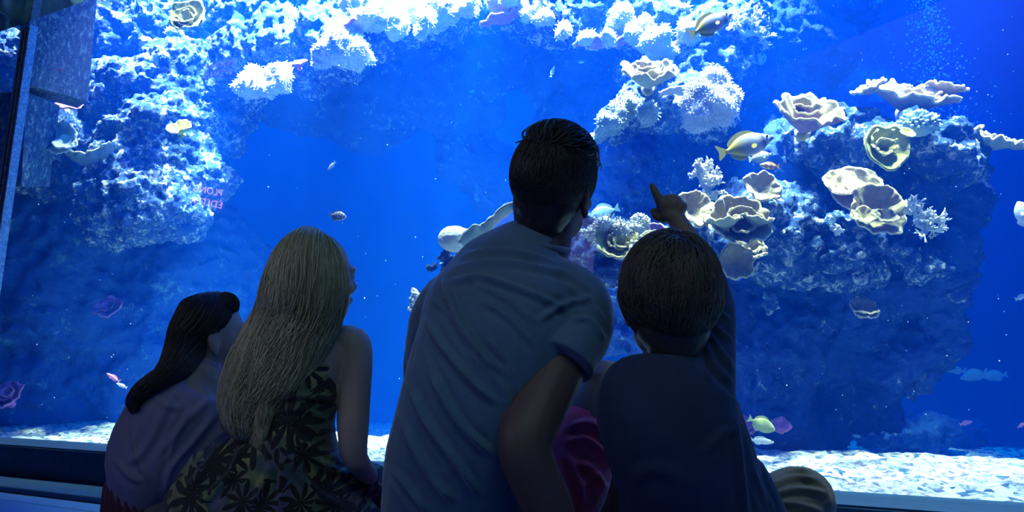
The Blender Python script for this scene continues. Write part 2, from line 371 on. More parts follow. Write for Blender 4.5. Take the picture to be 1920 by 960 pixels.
rock('reef_backing', 'dark blue rock face with faint specks behind the swimming rabbitfish', [
    (1430, -20, 4.4, 105), (1450, 80, 4.3, 90), (1540, 0, 4.5, 62), (1500, 110, 4.4, 70), (1400, 170, 4.3, 70), (1480, 190, 4.3, 60), (1220, 300, 4.4, 80), (1300, 300, 4.4, 100), (1420, 280, 4.4, 110), (1180, 360, 4.6, 70), (1390, 360, 4.2, 90), (1500, 260, 4.3, 70)], seed=13, mat=M_reefpartshade)
rock('reef_shelf', 'low reef shelf carrying pale cup corals, behind the heads of man and boy', [
    (1100, 475, 3.0, 30), (1140, 472, 3.0, 36), (1090, 495, 3.1, 36), (1190, 472, 3.0, 36), (1240, 470, 3.0, 44), (1300, 450, 3.05, 40), (1330, 400, 3.2, 38), (1400, 410, 3.2, 52), (1380, 470, 3.1, 42), (1450, 455, 3.1, 42),
    (1500, 468, 3.1, 38), (1560, 465, 3.1, 42), (1610, 480, 3.1, 38), (1600, 430, 3.2, 55), (1480, 410, 3.3, 52), (1590, 500, 3.1, 26)], seed=4)
rock('reef_buttress', 'wide shadowed reef buttress standing on the sand behind the boy', [
    (1180, 560, 3.8, 80), (1300, 560, 3.7, 105), (1420, 560, 3.6, 105), (1540, 580, 3.6, 115), (1460, 660, 3.5, 105), (1560, 700, 3.6, 100), (1440, 760, 3.4, 70), (1340, 700, 3.8, 95), (1500, 780, 3.5, 62), (1300, 800, 3.9, 85), (1420, 800, 3.3, 42), (1600, 750, 3.7, 66)], seed=14, mat=M_reefpartshade)
rock('reef_mound', 'rounded reef mound top dusted white, beside the bubble stream', [
    (1530, 245, 3.25, 34), (1590, 238, 3.15, 42), (1650, 250, 3.05, 46), (1700, 258, 3.0, 48), (1745, 275, 3.0, 42), (1780, 300, 3.05, 34), (1600, 280, 3.2, 50)], seed=5)
rock('reef_flank', 'bulging dark blue flank of the reef mound, overhanging open water', [
    (1620, 330, 3.3, 74), (1700, 350, 3.3, 76), (1760, 360, 3.25, 60), (1500, 320, 3.5, 66), (1640, 420, 3.3, 76), (1720, 450, 3.25, 62), (1745, 510, 3.15, 46), (1755, 570, 3.15, 44), (1700, 540, 3.3, 76), (1600, 540, 3.4, 86), (1720, 620, 3.35, 66), (1640, 640, 3.4, 76), (1540, 640, 3.5, 76)], seed=15, mat=M_reefpartshade)
rock('seabed_boulder', 'hazy blue boulder resting on the sand far behind the gravel', [(1680, 800, 4.6, 40, .5), (1730, 800, 4.6, 45, .6), (1640, 812, 4.4, 35, .5), (1780, 815, 4.8, 40, .4)], mat=M_reefshade, seed=6)
rock('far_reef', 'distant dim reef crag in blue haze beyond the mound', [(1610, 120, 6.6, 60), (1640, 170, 6.6, 50), (1690, 190, 6.7, 45), (1580, 60, 6.5, 60), (1590, 200, 6.4, 80), (1650, 230, 6.5, 70), (1540, 200, 6.4, 90)], vox=.03, mat=M_reefshade, seed=7)
rock('reef_ledge', 'craggy white-crusted ledge stepping down below the staghorn thicket', [(1690, 468, 3.0, 15), (1715, 478, 2.98, 17), (1742, 492, 2.98, 18), (1768, 515, 3.0, 16), (1785, 545, 3.02, 13), (1720, 510, 3.0, 13)], vox=.012, amp=(.02, .03, .022), seed=24)
rock('reef_spur', 'white-crusted spur under the lilac bowl coral, running down towards the boy', [(1615, 462, 2.95, 16), (1590, 478, 2.95, 16), (1565, 492, 2.95, 12), (1640, 455, 2.97, 12), (1540, 436, 3.0, 12), (1500, 440, 3.0, 13), (1475, 448, 3.0, 12)], vox=.012, amp=(.02, .03, .022), seed=25)
# ------------------------------------------------------------------ corals
def cmat(name, c1, c2, sc=40, bs=120, bd=.004, **kw):
    t = NT(name); t.set(color=t.ramp(t.noise(sc, 5, .7), [(.35, c1), (.65, c2)]), rough=.85, **kw); t.bump(t.noise(bs, 4, .7), .8, bd); return t.m
MC_cream = cmat('coral_cream', (.34, .30, .19), (.48, .44, .30)); MC_creamin = cmat('coral_cream_inside', (.30, .36, .28), (.46, .50, .40))
MC_lilac = cmat('coral_lilac', (.15, .11, .27), (.24, .18, .42)); MC_tan = cmat('coral_tan', (.30, .25, .20), (.42, .36, .30))
MC_rim = cmat('coral_rim', (.74, .64, .38), (.84, .76, .50)); MC_rimy = cmat('coral_rim_yellow', (.72, .72, .30), (.82, .82, .45)); MC_yel = cmat('coral_yellow_green', (.42, .46, .12), (.56, .58, .20))
MC_white = cmat('coral_white', (.78, .82, .80), (.92, .94, .92)); MC_mint = cmat('coral_mint', (.48, .66, .62), (.66, .80, .74)); MC_blue = cmat('coral_pale_blue', (.30, .52, .62), (.45, .66, .74))
MC_purple = cmat('coral_purple', (.30, .12, .48), (.50, .22, .60)); MC_grey = cmat('coral_grey_green', (.26, .36, .38), (.36, .46, .45)); MC_pink = cmat('coral_pink', (.55, .20, .35), (.7, .3, .45))
CREAM = (MC_cream, MC_creamin, MC_rim); LILAC = (MC_cream, MC_lilac, MC_rim); YEL = (MC_yel, MC_yel, MC_rimy); GREY = (MC_grey, MC_grey, MC_rimy); WHT = (MC_white, MC_white, MC_white); MINT = (MC_mint, MC_mint, MC_white); PURP = (MC_purple, MC_purple, MC_pink)
def cup_mesh(R, H, seed, n=5, ruf=.12, ver=.10, cup=1.6, oval=1.0, outline=None, spiral=0.0, thick=.007, s0=.06, arc=None):
    """ruffled cup; returns body mesh and the list of rim points (local coordinates, axis = +z)"""
    rg = np.random.default_rng(seed); NTH, NS = 96, 18; ph = rg.random(6)*2*pi; V = []; tot = 2*pi if arc is None else arc
    for i in range(NTH+(0 if arc is None else 1)):
        th = tot*i/NTH
        for j in range(NS+1):
            s = s0+(1-s0)*j/NS; w_ = s**2.6
            rr = (outline(th) if outline else 1.0)*(1+ruf*w_*(.6*sin(n*th+ph[0])+.3*sin((2*n+1)*th+ph[1])+.25*sin(2*th+ph[2])+.12*sin(23*th+ph[4])*s))
            rr *= 1-spiral*th/(2*pi)
            z = H*s**cup + R*ver*w_*(.6*sin((n+1)*th+ph[3])+.35*sin((2*n+3)*th+ph[4])+.12*sin(29*th+ph[5])) + R*.015*sin(9*th+ph[1])*sin(14*s)
            V.append((R*s*rr*cos(th), R*s*rr*sin(th)*oval, z))
    m = NTH+(0 if arc is None else 1); Fs = []
    for i in range(m if arc is None else m-1):
        i2 = (i+1) % m
        for j in range(NS): Fs.append((i*(NS+1)+j, i2*(NS+1)+j, i2*(NS+1)+j+1, i*(NS+1)+j+1))
    if arc is None: Fs.append(tuple(i*(NS+1) for i in range(m))[::-1])
    me = bpy.data.meshes.new('cup'); me.from_pydata(V, [], Fs); rim = [V[i*(NS+1)+NS] for i in range(m)]
    if arc is None: rim.append(rim[0])
    return me, rim
def cup_part(parent, name, M, mats, R, H, seed, thick=.007, rimr=.0055, **kw):
    me, rim = cup_mesh(R, H, seed, thick=thick, **kw)
    me.transform(M)
    o = link(name, me, mats[0], parent); me.materials.append(mats[1]); me.polygons.foreach_set('use_smooth', [True]*len(me.polygons))
    me.polygons.foreach_set('material_index', [1]*len(me.polygons))
    sm = o.modifiers.new('s', 'SOLIDIFY'); sm.thickness = thick; sm.offset = -1; sm.material_offset = -1; sm.material_offset_rim = -1
    rp = np.array([list(M @ Vector(p)) for p in rim]); rr = [rimr*(1+.25*sin(k*1.7)) for k in range(len(rp))]
    link('rim', tubes('rim', [rp], [rr], 8), mats[2], o)
    return o
def tiltM(tilt, roll=0, spin=0):
    """axis leaning towards the viewer by tilt, then rolled sideways"""
    return Matrix.Rotation(roll, 4, 'Y') @ Matrix.Rotation(tilt, 4, 'X') @ Matrix.Rotation(spin, 4, 'Z')
def cabbage(px, py, d, wpx, label, mats=CREAM, tilt=.5, roll=0, H=.35, seed=1, whorls=2, spin=0, oval=1.0, n=5, ruf=.12, ver=.10, cup=1.6, outline=None, name='cabbage_coral', lobes=(), wscale=.55, stalk=True, cat='coral', group=None):
    tilt = tilt+.38 if tilt > 0 else tilt; H *= 1.15; cup = min(cup, 1.25)
    R = M_(wpx/2, d); c = P(px, py, d); root = empty(name, c); tag(root, label, cat, group); T0 = tiltM(tilt, roll, spin); TM = T0 @ Matrix.Translation((0, 0, -R*H*1.1))
    kw = dict(n=n, ver=ver, cup=cup)
    cup_part(root, 'cup', TM, mats, R, R*H*2, seed, ruf=ruf, oval=oval, outline=outline, rimr=max(.003, R*.035), **kw)
    rg = random.Random(seed)
    for k in range(whorls):
        a = rg.random()*6.28; rr = R*wscale*(1.15-.38*k); off = Matrix.Translation((cos(a)*R*.12*(k+1), sin(a)*R*.12*(k+1), R*H*.1))
        cup_part(root, 'whorl', TM @ off @ Matrix.Rotation(rg.random()*6, 4, 'Z'), mats, rr, R*H*(1.9+.3*k), seed+10+k, ruf=.10, ver=.12, cup=1.5, n=3, spiral=.30, arc=5.7, rimr=max(.0028, R*.03), s0=.35)
    for (lx, ly, lz, ls, lt, lr) in lobes:          # side lobes grown from the same colony
        cup_part(root, 'lobe', Matrix.Translation((lx*R, ly*R, lz*R)) @ tiltM(lt, lr, rg.random()*6), mats, R*ls, R*ls*H*2, seed+30+int(lx*10), ruf=ruf, rimr=max(.0028, R*.03), **kw)
    if stalk:
        bm = bmesh.new(); ax = T0 @ Vector((0, 0, 1)); a0 = -ax*R*H*1.1; vd = (c-CP).normalized(); loft(bm, [a0-ax*R*.06+vd*R*.22, a0-ax*R*.08+vd*R*.5, a0+vd*R*1.1], [R*.16, R*.20, R*.26], [R*.16, R*.20, R*.26], 14)
        link('stalk', bmdone(bm), mats[0], root)
    for o in root.children: o.matrix_parent_inverse.identity()
    for o in root.children:
        for q in o.children: q.matrix_parent_inverse.identity()
    return root
def single(name, label, me, m, cat='coral', group=None):
    return tag(link(name, me, m), label, cat, group)
def branching(px, py, d, size, label, m=MC_white, seed=1, dirs=((0, 0, 1),), depth=4, name='staghorn_coral', r0=.011, spread=.7, nb=3, group=None):
    rg = random.Random(seed); paths = []; rads = []; S = M_(size, d); c = P(px, py, d)
    def grow(p, dr, ln, r, lv):
        k = 5; pts = [p]; q = Vector(p); dd = Vector(dr).normalized()
        for i in range(k):
            dd = (dd+Vector((rg.uniform(-1, 1), rg.uniform(-1, 1), rg.uniform(-1, 1)))*.16).normalized(); q = q+dd*ln/k; pts.append(q.copy())
        paths.append(np.array([list(x) for x in pts])); rads.append([r*(1-.35*i/k) for i in range(k)]+[r*.35])
        if lv > 0:
            for j in range(nb):
                t = rg.randint(2, k); v = (dd*.8+Vector((rg.uniform(-1, 1), rg.uniform(-1, 1), rg.uniform(-.6, 1)))*spread).normalized(); grow(pts[t], v, ln*rg.uniform(.55, .85), r*.72, lv-1)
    for dv in dirs: grow(c, Vector(dv), S*.42, r0, depth)
    return single(name, label, tubes(name, paths, rads, 6), m, group=group)
def nubbly(px, py, d, rpx, label, m=MC_blue, seed=1, n=90, br=.2, squash=.75, name='bubble_coral', elong=1.0, half=True, group=None):
    rg = random.Random(seed); R = M_(rpx, d); c = P(px, py, d); bm = bmesh.new(); ball(bm, c, (R*.85, R*.7, R*.85*squash), 3)
    for k in range(n):
        z = 1-2*(k+.5)/n*(.75 if half else 1); a = k*2.39996; q = Vector((sqrt_(1-z*z)*cos(a), sqrt_(1-z*z)*sin(a), z)); q = q+Vector((rg.uniform(-.1, .1), rg.uniform(-.1, .1), rg.uniform(-.1, .1)))
        p = c+Vector((q.x*R*.92, q.y*R*.8, q.z*R*.92*squash)); rr = R*br*rg.uniform(.7, 1.15)
        ball(bm, p, (rr*.8, rr*.8, rr*elong), 2, Vector((0, 0, 1)).rotation_difference(q.normalized()).to_matrix())
    return single(name, label, bmdone(bm), m, group=group)
def sqrt_(x): return math.sqrt(max(0, x))
def fluffy(blobs, label, m=MC_white, seed=1, n=1500, ln=.011, r=.003, name='soft_coral', droop=.4, vox=.014, group=None):
    bm = bmesh.new()
    for b in blobs: ball(bm, P(b[0], b[1], b[2]), M_(b[3], b[2]), 3)
    me = remesh(bmdone(bm), vox, 1); v = getv(me); nn = getn(me); v = v+nn*(.045*fbm(v+seed, 10, 3)+.018*fbm(v+seed, 34, 2))[:, None]; setv(me, v); nn = getn(me)
    rg = np.random.default_rng(seed); idx = rg.choice(len(v), min(n, len(v)), replace=False); idx = idx[nn[idx, 1] < .35]; paths = []; rads = []
    for i in idx:
        L = ln*(.5+rg.random()); dr = nn[i]+rg.normal(size=3)*.35; dr /= np.linalg.norm(dr); p = v[i]; a = [p]
        for k in range(3): dr = dr+np.array([0, 0, -droop*.3]); dr /= np.linalg.norm(dr); p = p+dr*L/3; a.append(p)
        paths.append(np.array(a)); rads.append([r, r*.9, r*.95, r*.6])
    b2 = bmesh.new(); b2.from_mesh(me); b2.from_mesh(tubes('t', paths, rads, 5)); m2 = bpy.data.meshes.new(name); b2.to_mesh(m2); b2.free(); m2.polygons.foreach_set('use_smooth', [True]*len(m2.polygons))
    return single(name, label, m2, m, group=group)
def leafplate(rows, label, m, rimm, name='plate_coral', seed=1, th=.006, ruf=.25):
    """curving plate along pixel rows (px,py,d,half width px, lean): body and pale rim"""
    S = spline(rows, 50); rg = np.random.default_rng(seed); V = []; Fs = []; K = 9; top = []
    for i, r in enumerate(S):
        c = P(*r[:3]); h = M_(r[3], r[2]); t = Vector((S[min(i+1, 49)][0]-S[max(i-1, 0)][0], 0, -(S[min(i+1, 49)][1]-S[max(i-1, 0)][1]))).normalized(); nrm = Vector((-t.z, 0, t.x))
        nrm = (nrm*cos(r[4])+Vector((0, -1, 0))*sin(r[4]))
        for j in range(K):
            s = 2*j/(K-1)-1; q = c+nrm*(h*s*(1+ruf*.3*sin(i*.9+j)))+Vector((0, 1, 0))*(h*.35*s*s+h*ruf*s*sin(i*.55+seed)); V.append(tuple(q))
        top.append(V[-1])
    for i in range(49):
        for j in range(K-1): Fs.append((i*K+j, (i+1)*K+j, (i+1)*K+j+1, i*K+j+1))
    me = bpy.data.meshes.new(name); me.from_pydata(V, [], Fs); o = single(name, label, me, m); me.polygons.foreach_set('use_smooth', [True]*len(me.polygons))
    sm = o.modifiers.new('s', 'SOLIDIFY'); sm.thickness = th; sm.offset = 0
    link('rim', tubes('rim', [np.array(top)], [[.0075*(1+.2*sin(k)) for k in range(50)]], 8), rimm, o); return o
heart = lambda th: .62+.38*abs(sin((th-pi/2)/2))**.6 if False else (1.0 - .30*math.exp(-((((th-pi/2+pi) % (2*pi))-pi)/.35)**2) + .25*math.exp(-((((th-3*pi/2+pi) % (2*pi))-pi)/.45)**2))
# -- big cabbage corals of the mound and the shelf
cabbage(1512, 224, 2.85, 122, 'big lilac cabbage coral with cream rim on the mound slope, beside the yellow-tailed rabbitfish', LILAC, .42, .02, .36, 3, 2, n=7, ruf=.13, ver=.10, wscale=.5)
cabbage(1706, 190, 3.1, 150, 'long cream cabbage coral jutting above the mound top into bright water', (MC_tan, MC_tan, MC_rim), .25, .10, .25, 5, 2, n=6, oval=.8, lobes=((-.95, .0, .18, .38, .3, -.5), (.72, -.2, .05, .42, .4, .25)))
cabbage(1656, 275, 2.78, 84, 'yellow-green heart-shaped coral with a spiral inside, on the mound face', YEL, 1.15, .05, .30, 7, 2, n=3, ruf=.05, ver=.05, outline=heart, lobes=((.95, -.1, .45, .32, 1.0, .2),), wscale=.6)
cabbage(1850, 268, 3.0, 110, 'frilled cream cabbage coral overhanging the right end of the mound', CREAM, .12, .22, .22, 9, 2, n=8, ruf=.10, ver=.14, lobes=((-.75, -.2, .18, .42, .3, -.2), (.85, 0, -.25, .40, .5, .35)))
cabbage(1605, 362, 2.95, 96, 'lilac plate coral cluster of overlapping scalloped discs on the dark flank', LILAC, 1.0, 0, .18, 11, 0, n=4, ruf=.07, ver=.05, lobes=((-.62, .0, .25, .66, 1.1, -.2), (.42, .15, .35, .62, 1.15, .2), (-.10, -.12, .12, .40, 1.0, 0), (.02, -.2, -.05, .28, .9, 0)))
cabbage(1640, 398, 2.80, 104, 'broad lilac bowl coral with folded cream rim, under the scalloped disc cluster', LILAC, .95, .05, .28, 13, 0, n=4, ruf=.14, ver=.12, lobes=((-.55, -.2, -.35, .42, .9, -.3), (.1, -.3, -.42, .4, .8, 0)))
cabbage(1382, 422, 2.75, 108, 'tall pale green lettuce coral rising behind the raised arm', (MC_cream, MC_creamin, MC_rim), .85, .02, .34, 15, 1, n=5, ruf=.12, ver=.12, lobes=((-.55, -.25, -.30, .60, .25, -.1), (.55, -.2, -.15, .5, .35, .2)))
cabbage(1378, 492, 2.70, 66, 'lilac fan coral with thick cream rim below the lettuce coral', LILAC, 1.15, .0, .22, 17, 0, n=5, ruf=.12, ver=.08)
cabbage(1408, 466, 2.80, 52, 'small cream funnel coral tucked beside the lettuce coral and rock', CREAM, .8, .3, .3, 18, 1, n=5)
cabbage(1427, 354, 2.95, 66, 'cream plate coral with open cup below the clownfish', CREAM, .9, .25, .25, 19, 0, n=4, ruf=.14, ver=.10)
cabbage(1300, 395, 2.80, 76, 'wavy cream plate coral right behind the pointing fist', CREAM, .8, .35, .25, 21, 0, n=3, ruf=.18, ver=.18)
cabbage(1155, 456, 2.70, 80, 'round lilac coral coil with a yellow underside, between the two heads', (MC_rimy, MC_lilac, MC_rim), .85, .02, .30, 23, 2, n=6, ruf=.07, ver=.06)
cabbage(1228, 440, 2.80, 36, 'fluted lilac cup coral directly left of the raised wrist', (MC_lilac, MC_lilac, MC_rim), .3, 0, .8, 25, 0, n=6, ruf=.08, ver=.08)
cabbage(1196, 468, 2.66, 32, 'tiny white cup coral between the coil coral and the boy', WHT, .8, 0, .3, 27, 1, n=5)
cabbage(1232, 452, 2.62, 60, 'low pale cream ruffle coral just above the boy’s hair'.replace('’', "'"), CREAM, .3, 0, .2, 29, 1, n=7)
cabbage(1216, 146, 3.15, 104, 'large cream cabbage coral with folded walls on the upper outcrop', CREAM, .35, -.05, .32, 31, 2, n=6, ruf=.12, ver=.14, wscale=.62)
cabbage(355, 34, 4.3, 66, 'yellow cabbage coral alone near the top of the crusted wall', YEL, 1.0, .2, .3, 33, 2, n=4, ruf=.10, wscale=.6)
cabbage(338, 244, 4.2, 44, 'small yellow cup coral halfway up the crusted wall', YEL, .5, -.1, .35, 35, 0, n=4)
cabbage(1618, 584, 3.0, 50, 'small cream bowl coral alone on the shadowed flank', CREAM, .55, .0, .35, 37, 0, n=4, ruf=.07, lobes=((.0, .1, -.45, .95, .5, 0),))
cabbage(112, 262, 4.2, 66, 'pale mint disc coral by the metal post, above the grey plate', MINT, 1.0, .3, .15, 39, 0, n=3, lobes=((.5, -.1, -.35, .6, 1.0, .3),))
cabbage(205, 578, 4.6, 46, 'dim violet plate coral on the shadowed slope', PURP, .7, .1, .25, 41, 1, n=4)
cabbage(130, 200, 4.5, 42, 'thin violet ring coral below the concrete pillar', PURP, .25, .25, .12, 43, 0, n=3, stalk=False)
cabbage(14, 748, 4.05, 60, 'pink-violet frilled coral low against the metal post', PURP, .5, 0, .4, 45, 2, n=6)
cabbage(645, 48, 4.1, 62, 'purple-rimmed plate coral above the white soft coral mass', (MC_purple, MC_purple, MC_pink), .35, -.5, .2, 47, 0, n=4, stalk=False)
cabbage(560, 122, 4.25, 34, 'small magenta plate coral at the arch end', (MC_pink, MC_purple, MC_pink), .3, -.2, .3, 49, 0, n=4)
cabbage(950, 34, 4.0, 96, 'wide purple shelf coral with a glowing rim under the arch crest', (MC_purple, MC_purple, MC_pink), -.05, -.30, .06, 51, 0, n=5, oval=.35, stalk=False)
cabbage(1130, 84, 3.75, 104, 'violet underside shelf coral at the arch end above the finger', (MC_purple, MC_purple, MC_white), -.05, -.02, .06, 53, 0, n=5, oval=.35, stalk=False)
leafplate([(122, 284, 4.3, 7, .9), (135, 292, 4.3, 12, .9), (152, 297, 4.3, 14, .9), (175, 294, 4.3, 13, .9), (198, 280, 4.3, 10, .9), (208, 268, 4.3, 4, .9)], 'grey plate coral with thin yellow rim curving beside the metal post', MC_grey, MC_rimy)
leafplate([(-20, 205, 4.9, 10, .9), (5, 196, 4.9, 9, .9), (22, 184, 4.9, 7, .9), (38, 178, 4.9, 4, .9)], 'yellow-edged plate coral seen through the narrow side pane', MC_yel, MC_rimy, seed=2)
leafplate([(868, 460, 2.9, 12, .9), (884, 440, 2.9, 17, .9), (908, 430, 2.9, 13, .9), (928, 412, 2.9, 10, .9), (950, 393, 2.9, 11, .9), (972, 384, 2.9, 9, .9)], 'grey-green arm-shaped plate coral reaching behind the man from the white dome', MC_grey, MC_grey, seed=3)
leafplate([(1235, 178, 3.2, 3, .8), (1262, 170, 3.2, 6, .8), (1290, 172, 3.2, 9, .8), (1310, 182, 3.2, 8, .8)], 'pointed white plate coral projecting under the large cream cabbage coral', MC_white, MC_white, seed=4)
# dome with crumbly lower edge
def dome(px, py, d, r, label, m, name='brain_coral', seed=1, sq=.8):
    bm = bmesh.new(); ball(bm, P(px, py, d), (M_(r, d), M_(r, d)*.9, M_(r, d)*sq), 5); me = bmdone(bm); v = getv(me); n_ = getn(me)
    setv(me, v+n_*(.004*np.abs(fbm(v+seed, 55, 2))+.004*fbm(v+seed, 14, 2))[:, None]); return single(name, label, me, m)
dome(853, 448, 3.0, 31, 'bright white dome coral at the man’s shoulder'.replace('’', "'"), MC_white)
dome(271, 78, 5.0, 15, 'grey rounded coral below and beside the yellow cabbage coral', MC_tan, 'dome_coral', 2)
rock('coral_crust', 'pale crumbly coral patch alone on the dark reef buttress', [(1445, 558, 3.1, 12), (1436, 572, 3.1, 9), (1455, 575, 3.1, 9), (1444, 585, 3.1, 7)], vox=.009, amp=(.01, .014, .010), seed=23)
dome(1603, 500, 3.05, 20, 'faint blue round coral below the lilac discs', MC_blue, 'dome_coral', 4, .9)
dome(1905, 0, 2.5, 1, 'x', MC_blue) if False else None
rock('coral_rubble', 'crumbly white coral fragments trailing below the white dome', [(838, 470, 3.0, 7), (832, 485, 3.0, 8), (815, 500, 3.0, 8), (805, 505, 3.0, 6), (845, 500, 3.05, 14), (870, 490, 3.1, 16), (870, 465, 3.05, 16), (880, 520, 3.1, 14)], vox=.008, amp=(.01, .012, .008), seed=21)
rock('coral_fragment', 'thin white coral fragment hanging in open water by the man', [(779, 548, 3.0, 4), (777, 558, 3.0, 5), (773, 568, 3.0, 4), (770, 578, 3.0, 3)], vox=.005, amp=(.004, .005, .003), seed=22, mat=MC_white)
# knobbly, branching and soft colonies
nubbly(1722, 236, 2.85, 34, 'pale blue knobbly finger coral in the middle of the mound top', MC_blue, 3, 170, .13, .72, elong=1.6)
nubbly(1795, 240, 3.05, 14, 'small blue knobbly coral tuft before the frilled cabbage coral', MC_blue, 4, 60, .2, .9, elong=1.4)
nubbly(1200, 416, 2.78, 17, 'white tufted head on a pale column coral by the fist', MC_white, 5, 90, .2, .8, name='column_coral', elong=1.3)
b_ = bmesh.new(); pxloft(b_, [(1199, 464, 2.78, 13, .028), (1199, 440, 2.78, 11, .026), (1200, 425, 2.78, 13, .03)]); link('stem', bmdone(b_), MC_mint, bpy.data.objects['column_coral'])
branching(1718, 420, 2.85, 52, 'white staghorn thicket fanning over open water', MC_white, 5, ((.7, -.2, .1), (.9, -.1, -.2), (.4, -.3, .3), (.6, -.2, -.5), (-.2, -.2, .7), (.9, -.2, .3)), 4, r0=.011)
branching(1708, 400, 2.9, 40, 'slim staghorn antler standing above the white thicket', MC_white, 8, ((.15, -.1, 1), (-.9, -.1, .35), (-.5, -.3, .1)), 2, r0=.010)
branching(1318, 345, 2.95, 44, 'bushy white coral with stubby tips beside the fingertip', MC_white, 11, ((.2, -.2, 1), (-.5, -.2, .8), (.7, -.2, .6), (.5, -.3, -.3), (.3, -.3, -.9)), 4, r0=.013, name='bush_coral', nb=4)
branching(1533, 74, 4.2, 22, 'tiny pale antler coral alone on the dark rock face', MC_mint, 13, ((0, 0, 1), (.6, -.1, .5), (-.5, 0, .7)), 2, r0=.008)
branching(1425, 120, 3.75, 26, 'small finger coral clump hanging off the outcrop', MC_mint, 14, ((-.4, -.2, .7), (.3, -.2, .8), (.8, -.1, .4), (0, -.3, .6)), 2, r0=.012, name='finger_coral')
branching(1398, 66, 3.6, 56, 'feathery white coral plume at the top of the outcrop', MC_white, 15, ((.2, -.2, 1), (.7, -.2, .7), (-.5, -.2, .8), (.8, -.2, 0), (-.6, -.3, .2)), 4, r0=.012, name='plume_coral', nb=4)
branching(1385, 100, 3.65, 46, 'drooping pale plume coral beneath the feathery one', MC_mint, 16, ((.1, -.2, -1), (.4, -.2, -.8), (-.3, -.2, -.8)), 3, r0=.009, name='plume_coral', nb=4)
branching(1570, 440, 2.9, 26, 'short stubby coral sprig under the lilac bowl', MC_white, 17, ((-.1, -.2, 1), (.3, -.2, .9), (-.5, -.2, .6)), 2, r0=.012, name='finger_coral')
fluffy([(700, 30, 4.1, 34), (670, 20, 4.15, 34), (740, 45, 4.1, 26), (770, 20, 4.2, 30), (715, 0, 4.2, 30)], 'brilliant white soft coral mass at the crest, touching the frame top', MC_white, 1, 1500)
fluffy([(640, 85, 4.05, 34), (615, 95, 4.1, 26), (665, 90, 4.05, 28), (650, 60, 4.1, 26), (600, 115, 4.1, 16)], 'brilliant white soft coral cushion beneath the purple-rimmed plate', MC_white, 2, 1400)
fluffy([(500, 165, 4.4, 26), (520, 150, 4.4, 26), (470, 170, 4.5, 20), (480, 155, 4.5, 20)], 'white soft coral cushion at the lower end of the arch', MC_white, 3, 1000)
fluffy([(840, 15, 4.0, 28), (880, 10, 4.05, 24), (810, 45, 4.0, 20), (790, 60, 4.0, 16)], 'white soft coral bank in the middle of the arch crest', MC_white, 4, 1100)
fluffy([(1060, 62, 3.8, 16), (1020, 40, 3.9, 18), (1100, 74, 3.75, 16), (1140, 72, 3.7, 14), (1165, 40, 3.8, 30), (1200, 60, 3.7, 26)], 'white soft coral ribbon along the end of the arch', MC_white, 5, 1500)
fluffy([(1330, 190, 3.15, 34), (1305, 185, 3.15, 28), (1350, 210, 3.2, 24), (1310, 220, 3.15, 24), (1370, 180, 3.25, 18), (1345, 160, 3.2, 22)], 'thick fluffy white-mint soft coral on the outcrop lip, above the bushy coral', MC_white, 6, 2200, .013)
fluffy([(1160, 215, 3.3, 20), (1140, 240, 3.3, 20), (1185, 200, 3.3, 20), (1120, 258, 3.35, 13), (1210, 210, 3.25, 18)], 'mint soft coral mat draped down the outcrop edge beside the man’s hair'.replace('’', "'"), MC_mint, 7, 1200)
fluffy([(290, 115, 4.75, 16), (310, 105, 4.75, 15), (330, 60, 4.9, 12)], 'mint tufted coral high on the crusted wall', MC_mint, 8, 500)
fluffy([(1230, 80, 3.6, 22), (1260, 95, 3.6, 20), (1280, 60, 3.6, 22)], 'round white soft coral tuft beside the upper rabbitfish', MC_white, 9, 800)
fluffy([(1110, 440, 2.72, 12), (1130, 432, 2.72, 12), (1160, 430, 2.72, 12), (1185, 430, 2.74, 10)], 'white soft coral ledge strip above the lilac coil', MC_white, 10, 500, .012, .003, vox=.010)
fluffy([(935, -8, 4.05, 26), (985, 22, 3.95, 17), (1015, 12, 3.95, 20), (960, 8, 4.0, 18)], 'white soft coral tufts between the two purple shelf corals', MC_white, 12, 800)
fluffy([(575, 60, 4.5, 22), (550, 35, 4.6, 24), (600, 40, 4.5, 20)], 'white soft coral patch above the magenta plate coral', MC_white, 13, 700)
fluffy([(1230, 10, 3.8, 26), (1270, 20, 3.75, 22), (1150, 10, 3.9, 20)], 'white soft coral bank at the frame top beside the upper rabbitfish', MC_white, 14, 800)
# ------------------------------------------------------------------ concrete pillar and beam inside the tank, beside the post
t = NT('tank_concrete'); n_ = t.noise(48, 9, .8, vec=t.coord('Object', (1, 1, .45))); t.set(color=t.ramp(n_, [(.40, (.004, .04, .14)), (.53, (.03, .12, .27)), (.64, (.45, .58, .66))]), rough=.9); t.bump(n_, .8, .02); M_conc = t.m
def slab(name, quad, d0, d1, th, mat):
    """solid slab facing the viewer between pixel corners (px,py) at depths d"""
    a = [P(x, y, dd) for (x, y), dd in zip(quad, (d0, d1, d1, d0))]; nrm = (a[1]-a[0]).cross(a[3]-a[0]).normalized(); nrm = nrm if nrm.y > 0 else -nrm
    bm = bmesh.new(); A = [bm.verts.new(p) for p in a]; B = [bm.verts.new(p+nrm*th) for p in a]
    for k in range(4): bm.faces.new((A[k], A[(k+1) % 4], B[(k+1) % 4], B[k]))
    bm.faces.new(A[::-1]); bm.faces.new(B); return tag(link(name, bmdone(bm, name, False), mat), kind='structure')
slab('wall_tank_pillar', [(50, -120), (192, -120), (165, 190), (58, 160)], 4.0, 4.3, .25, M_conc)
slab('wall_tank_buttress', [(50, 172), (112, 198), (92, 350), (40, 350)], 4.0, 4.2, .25, M_conc)
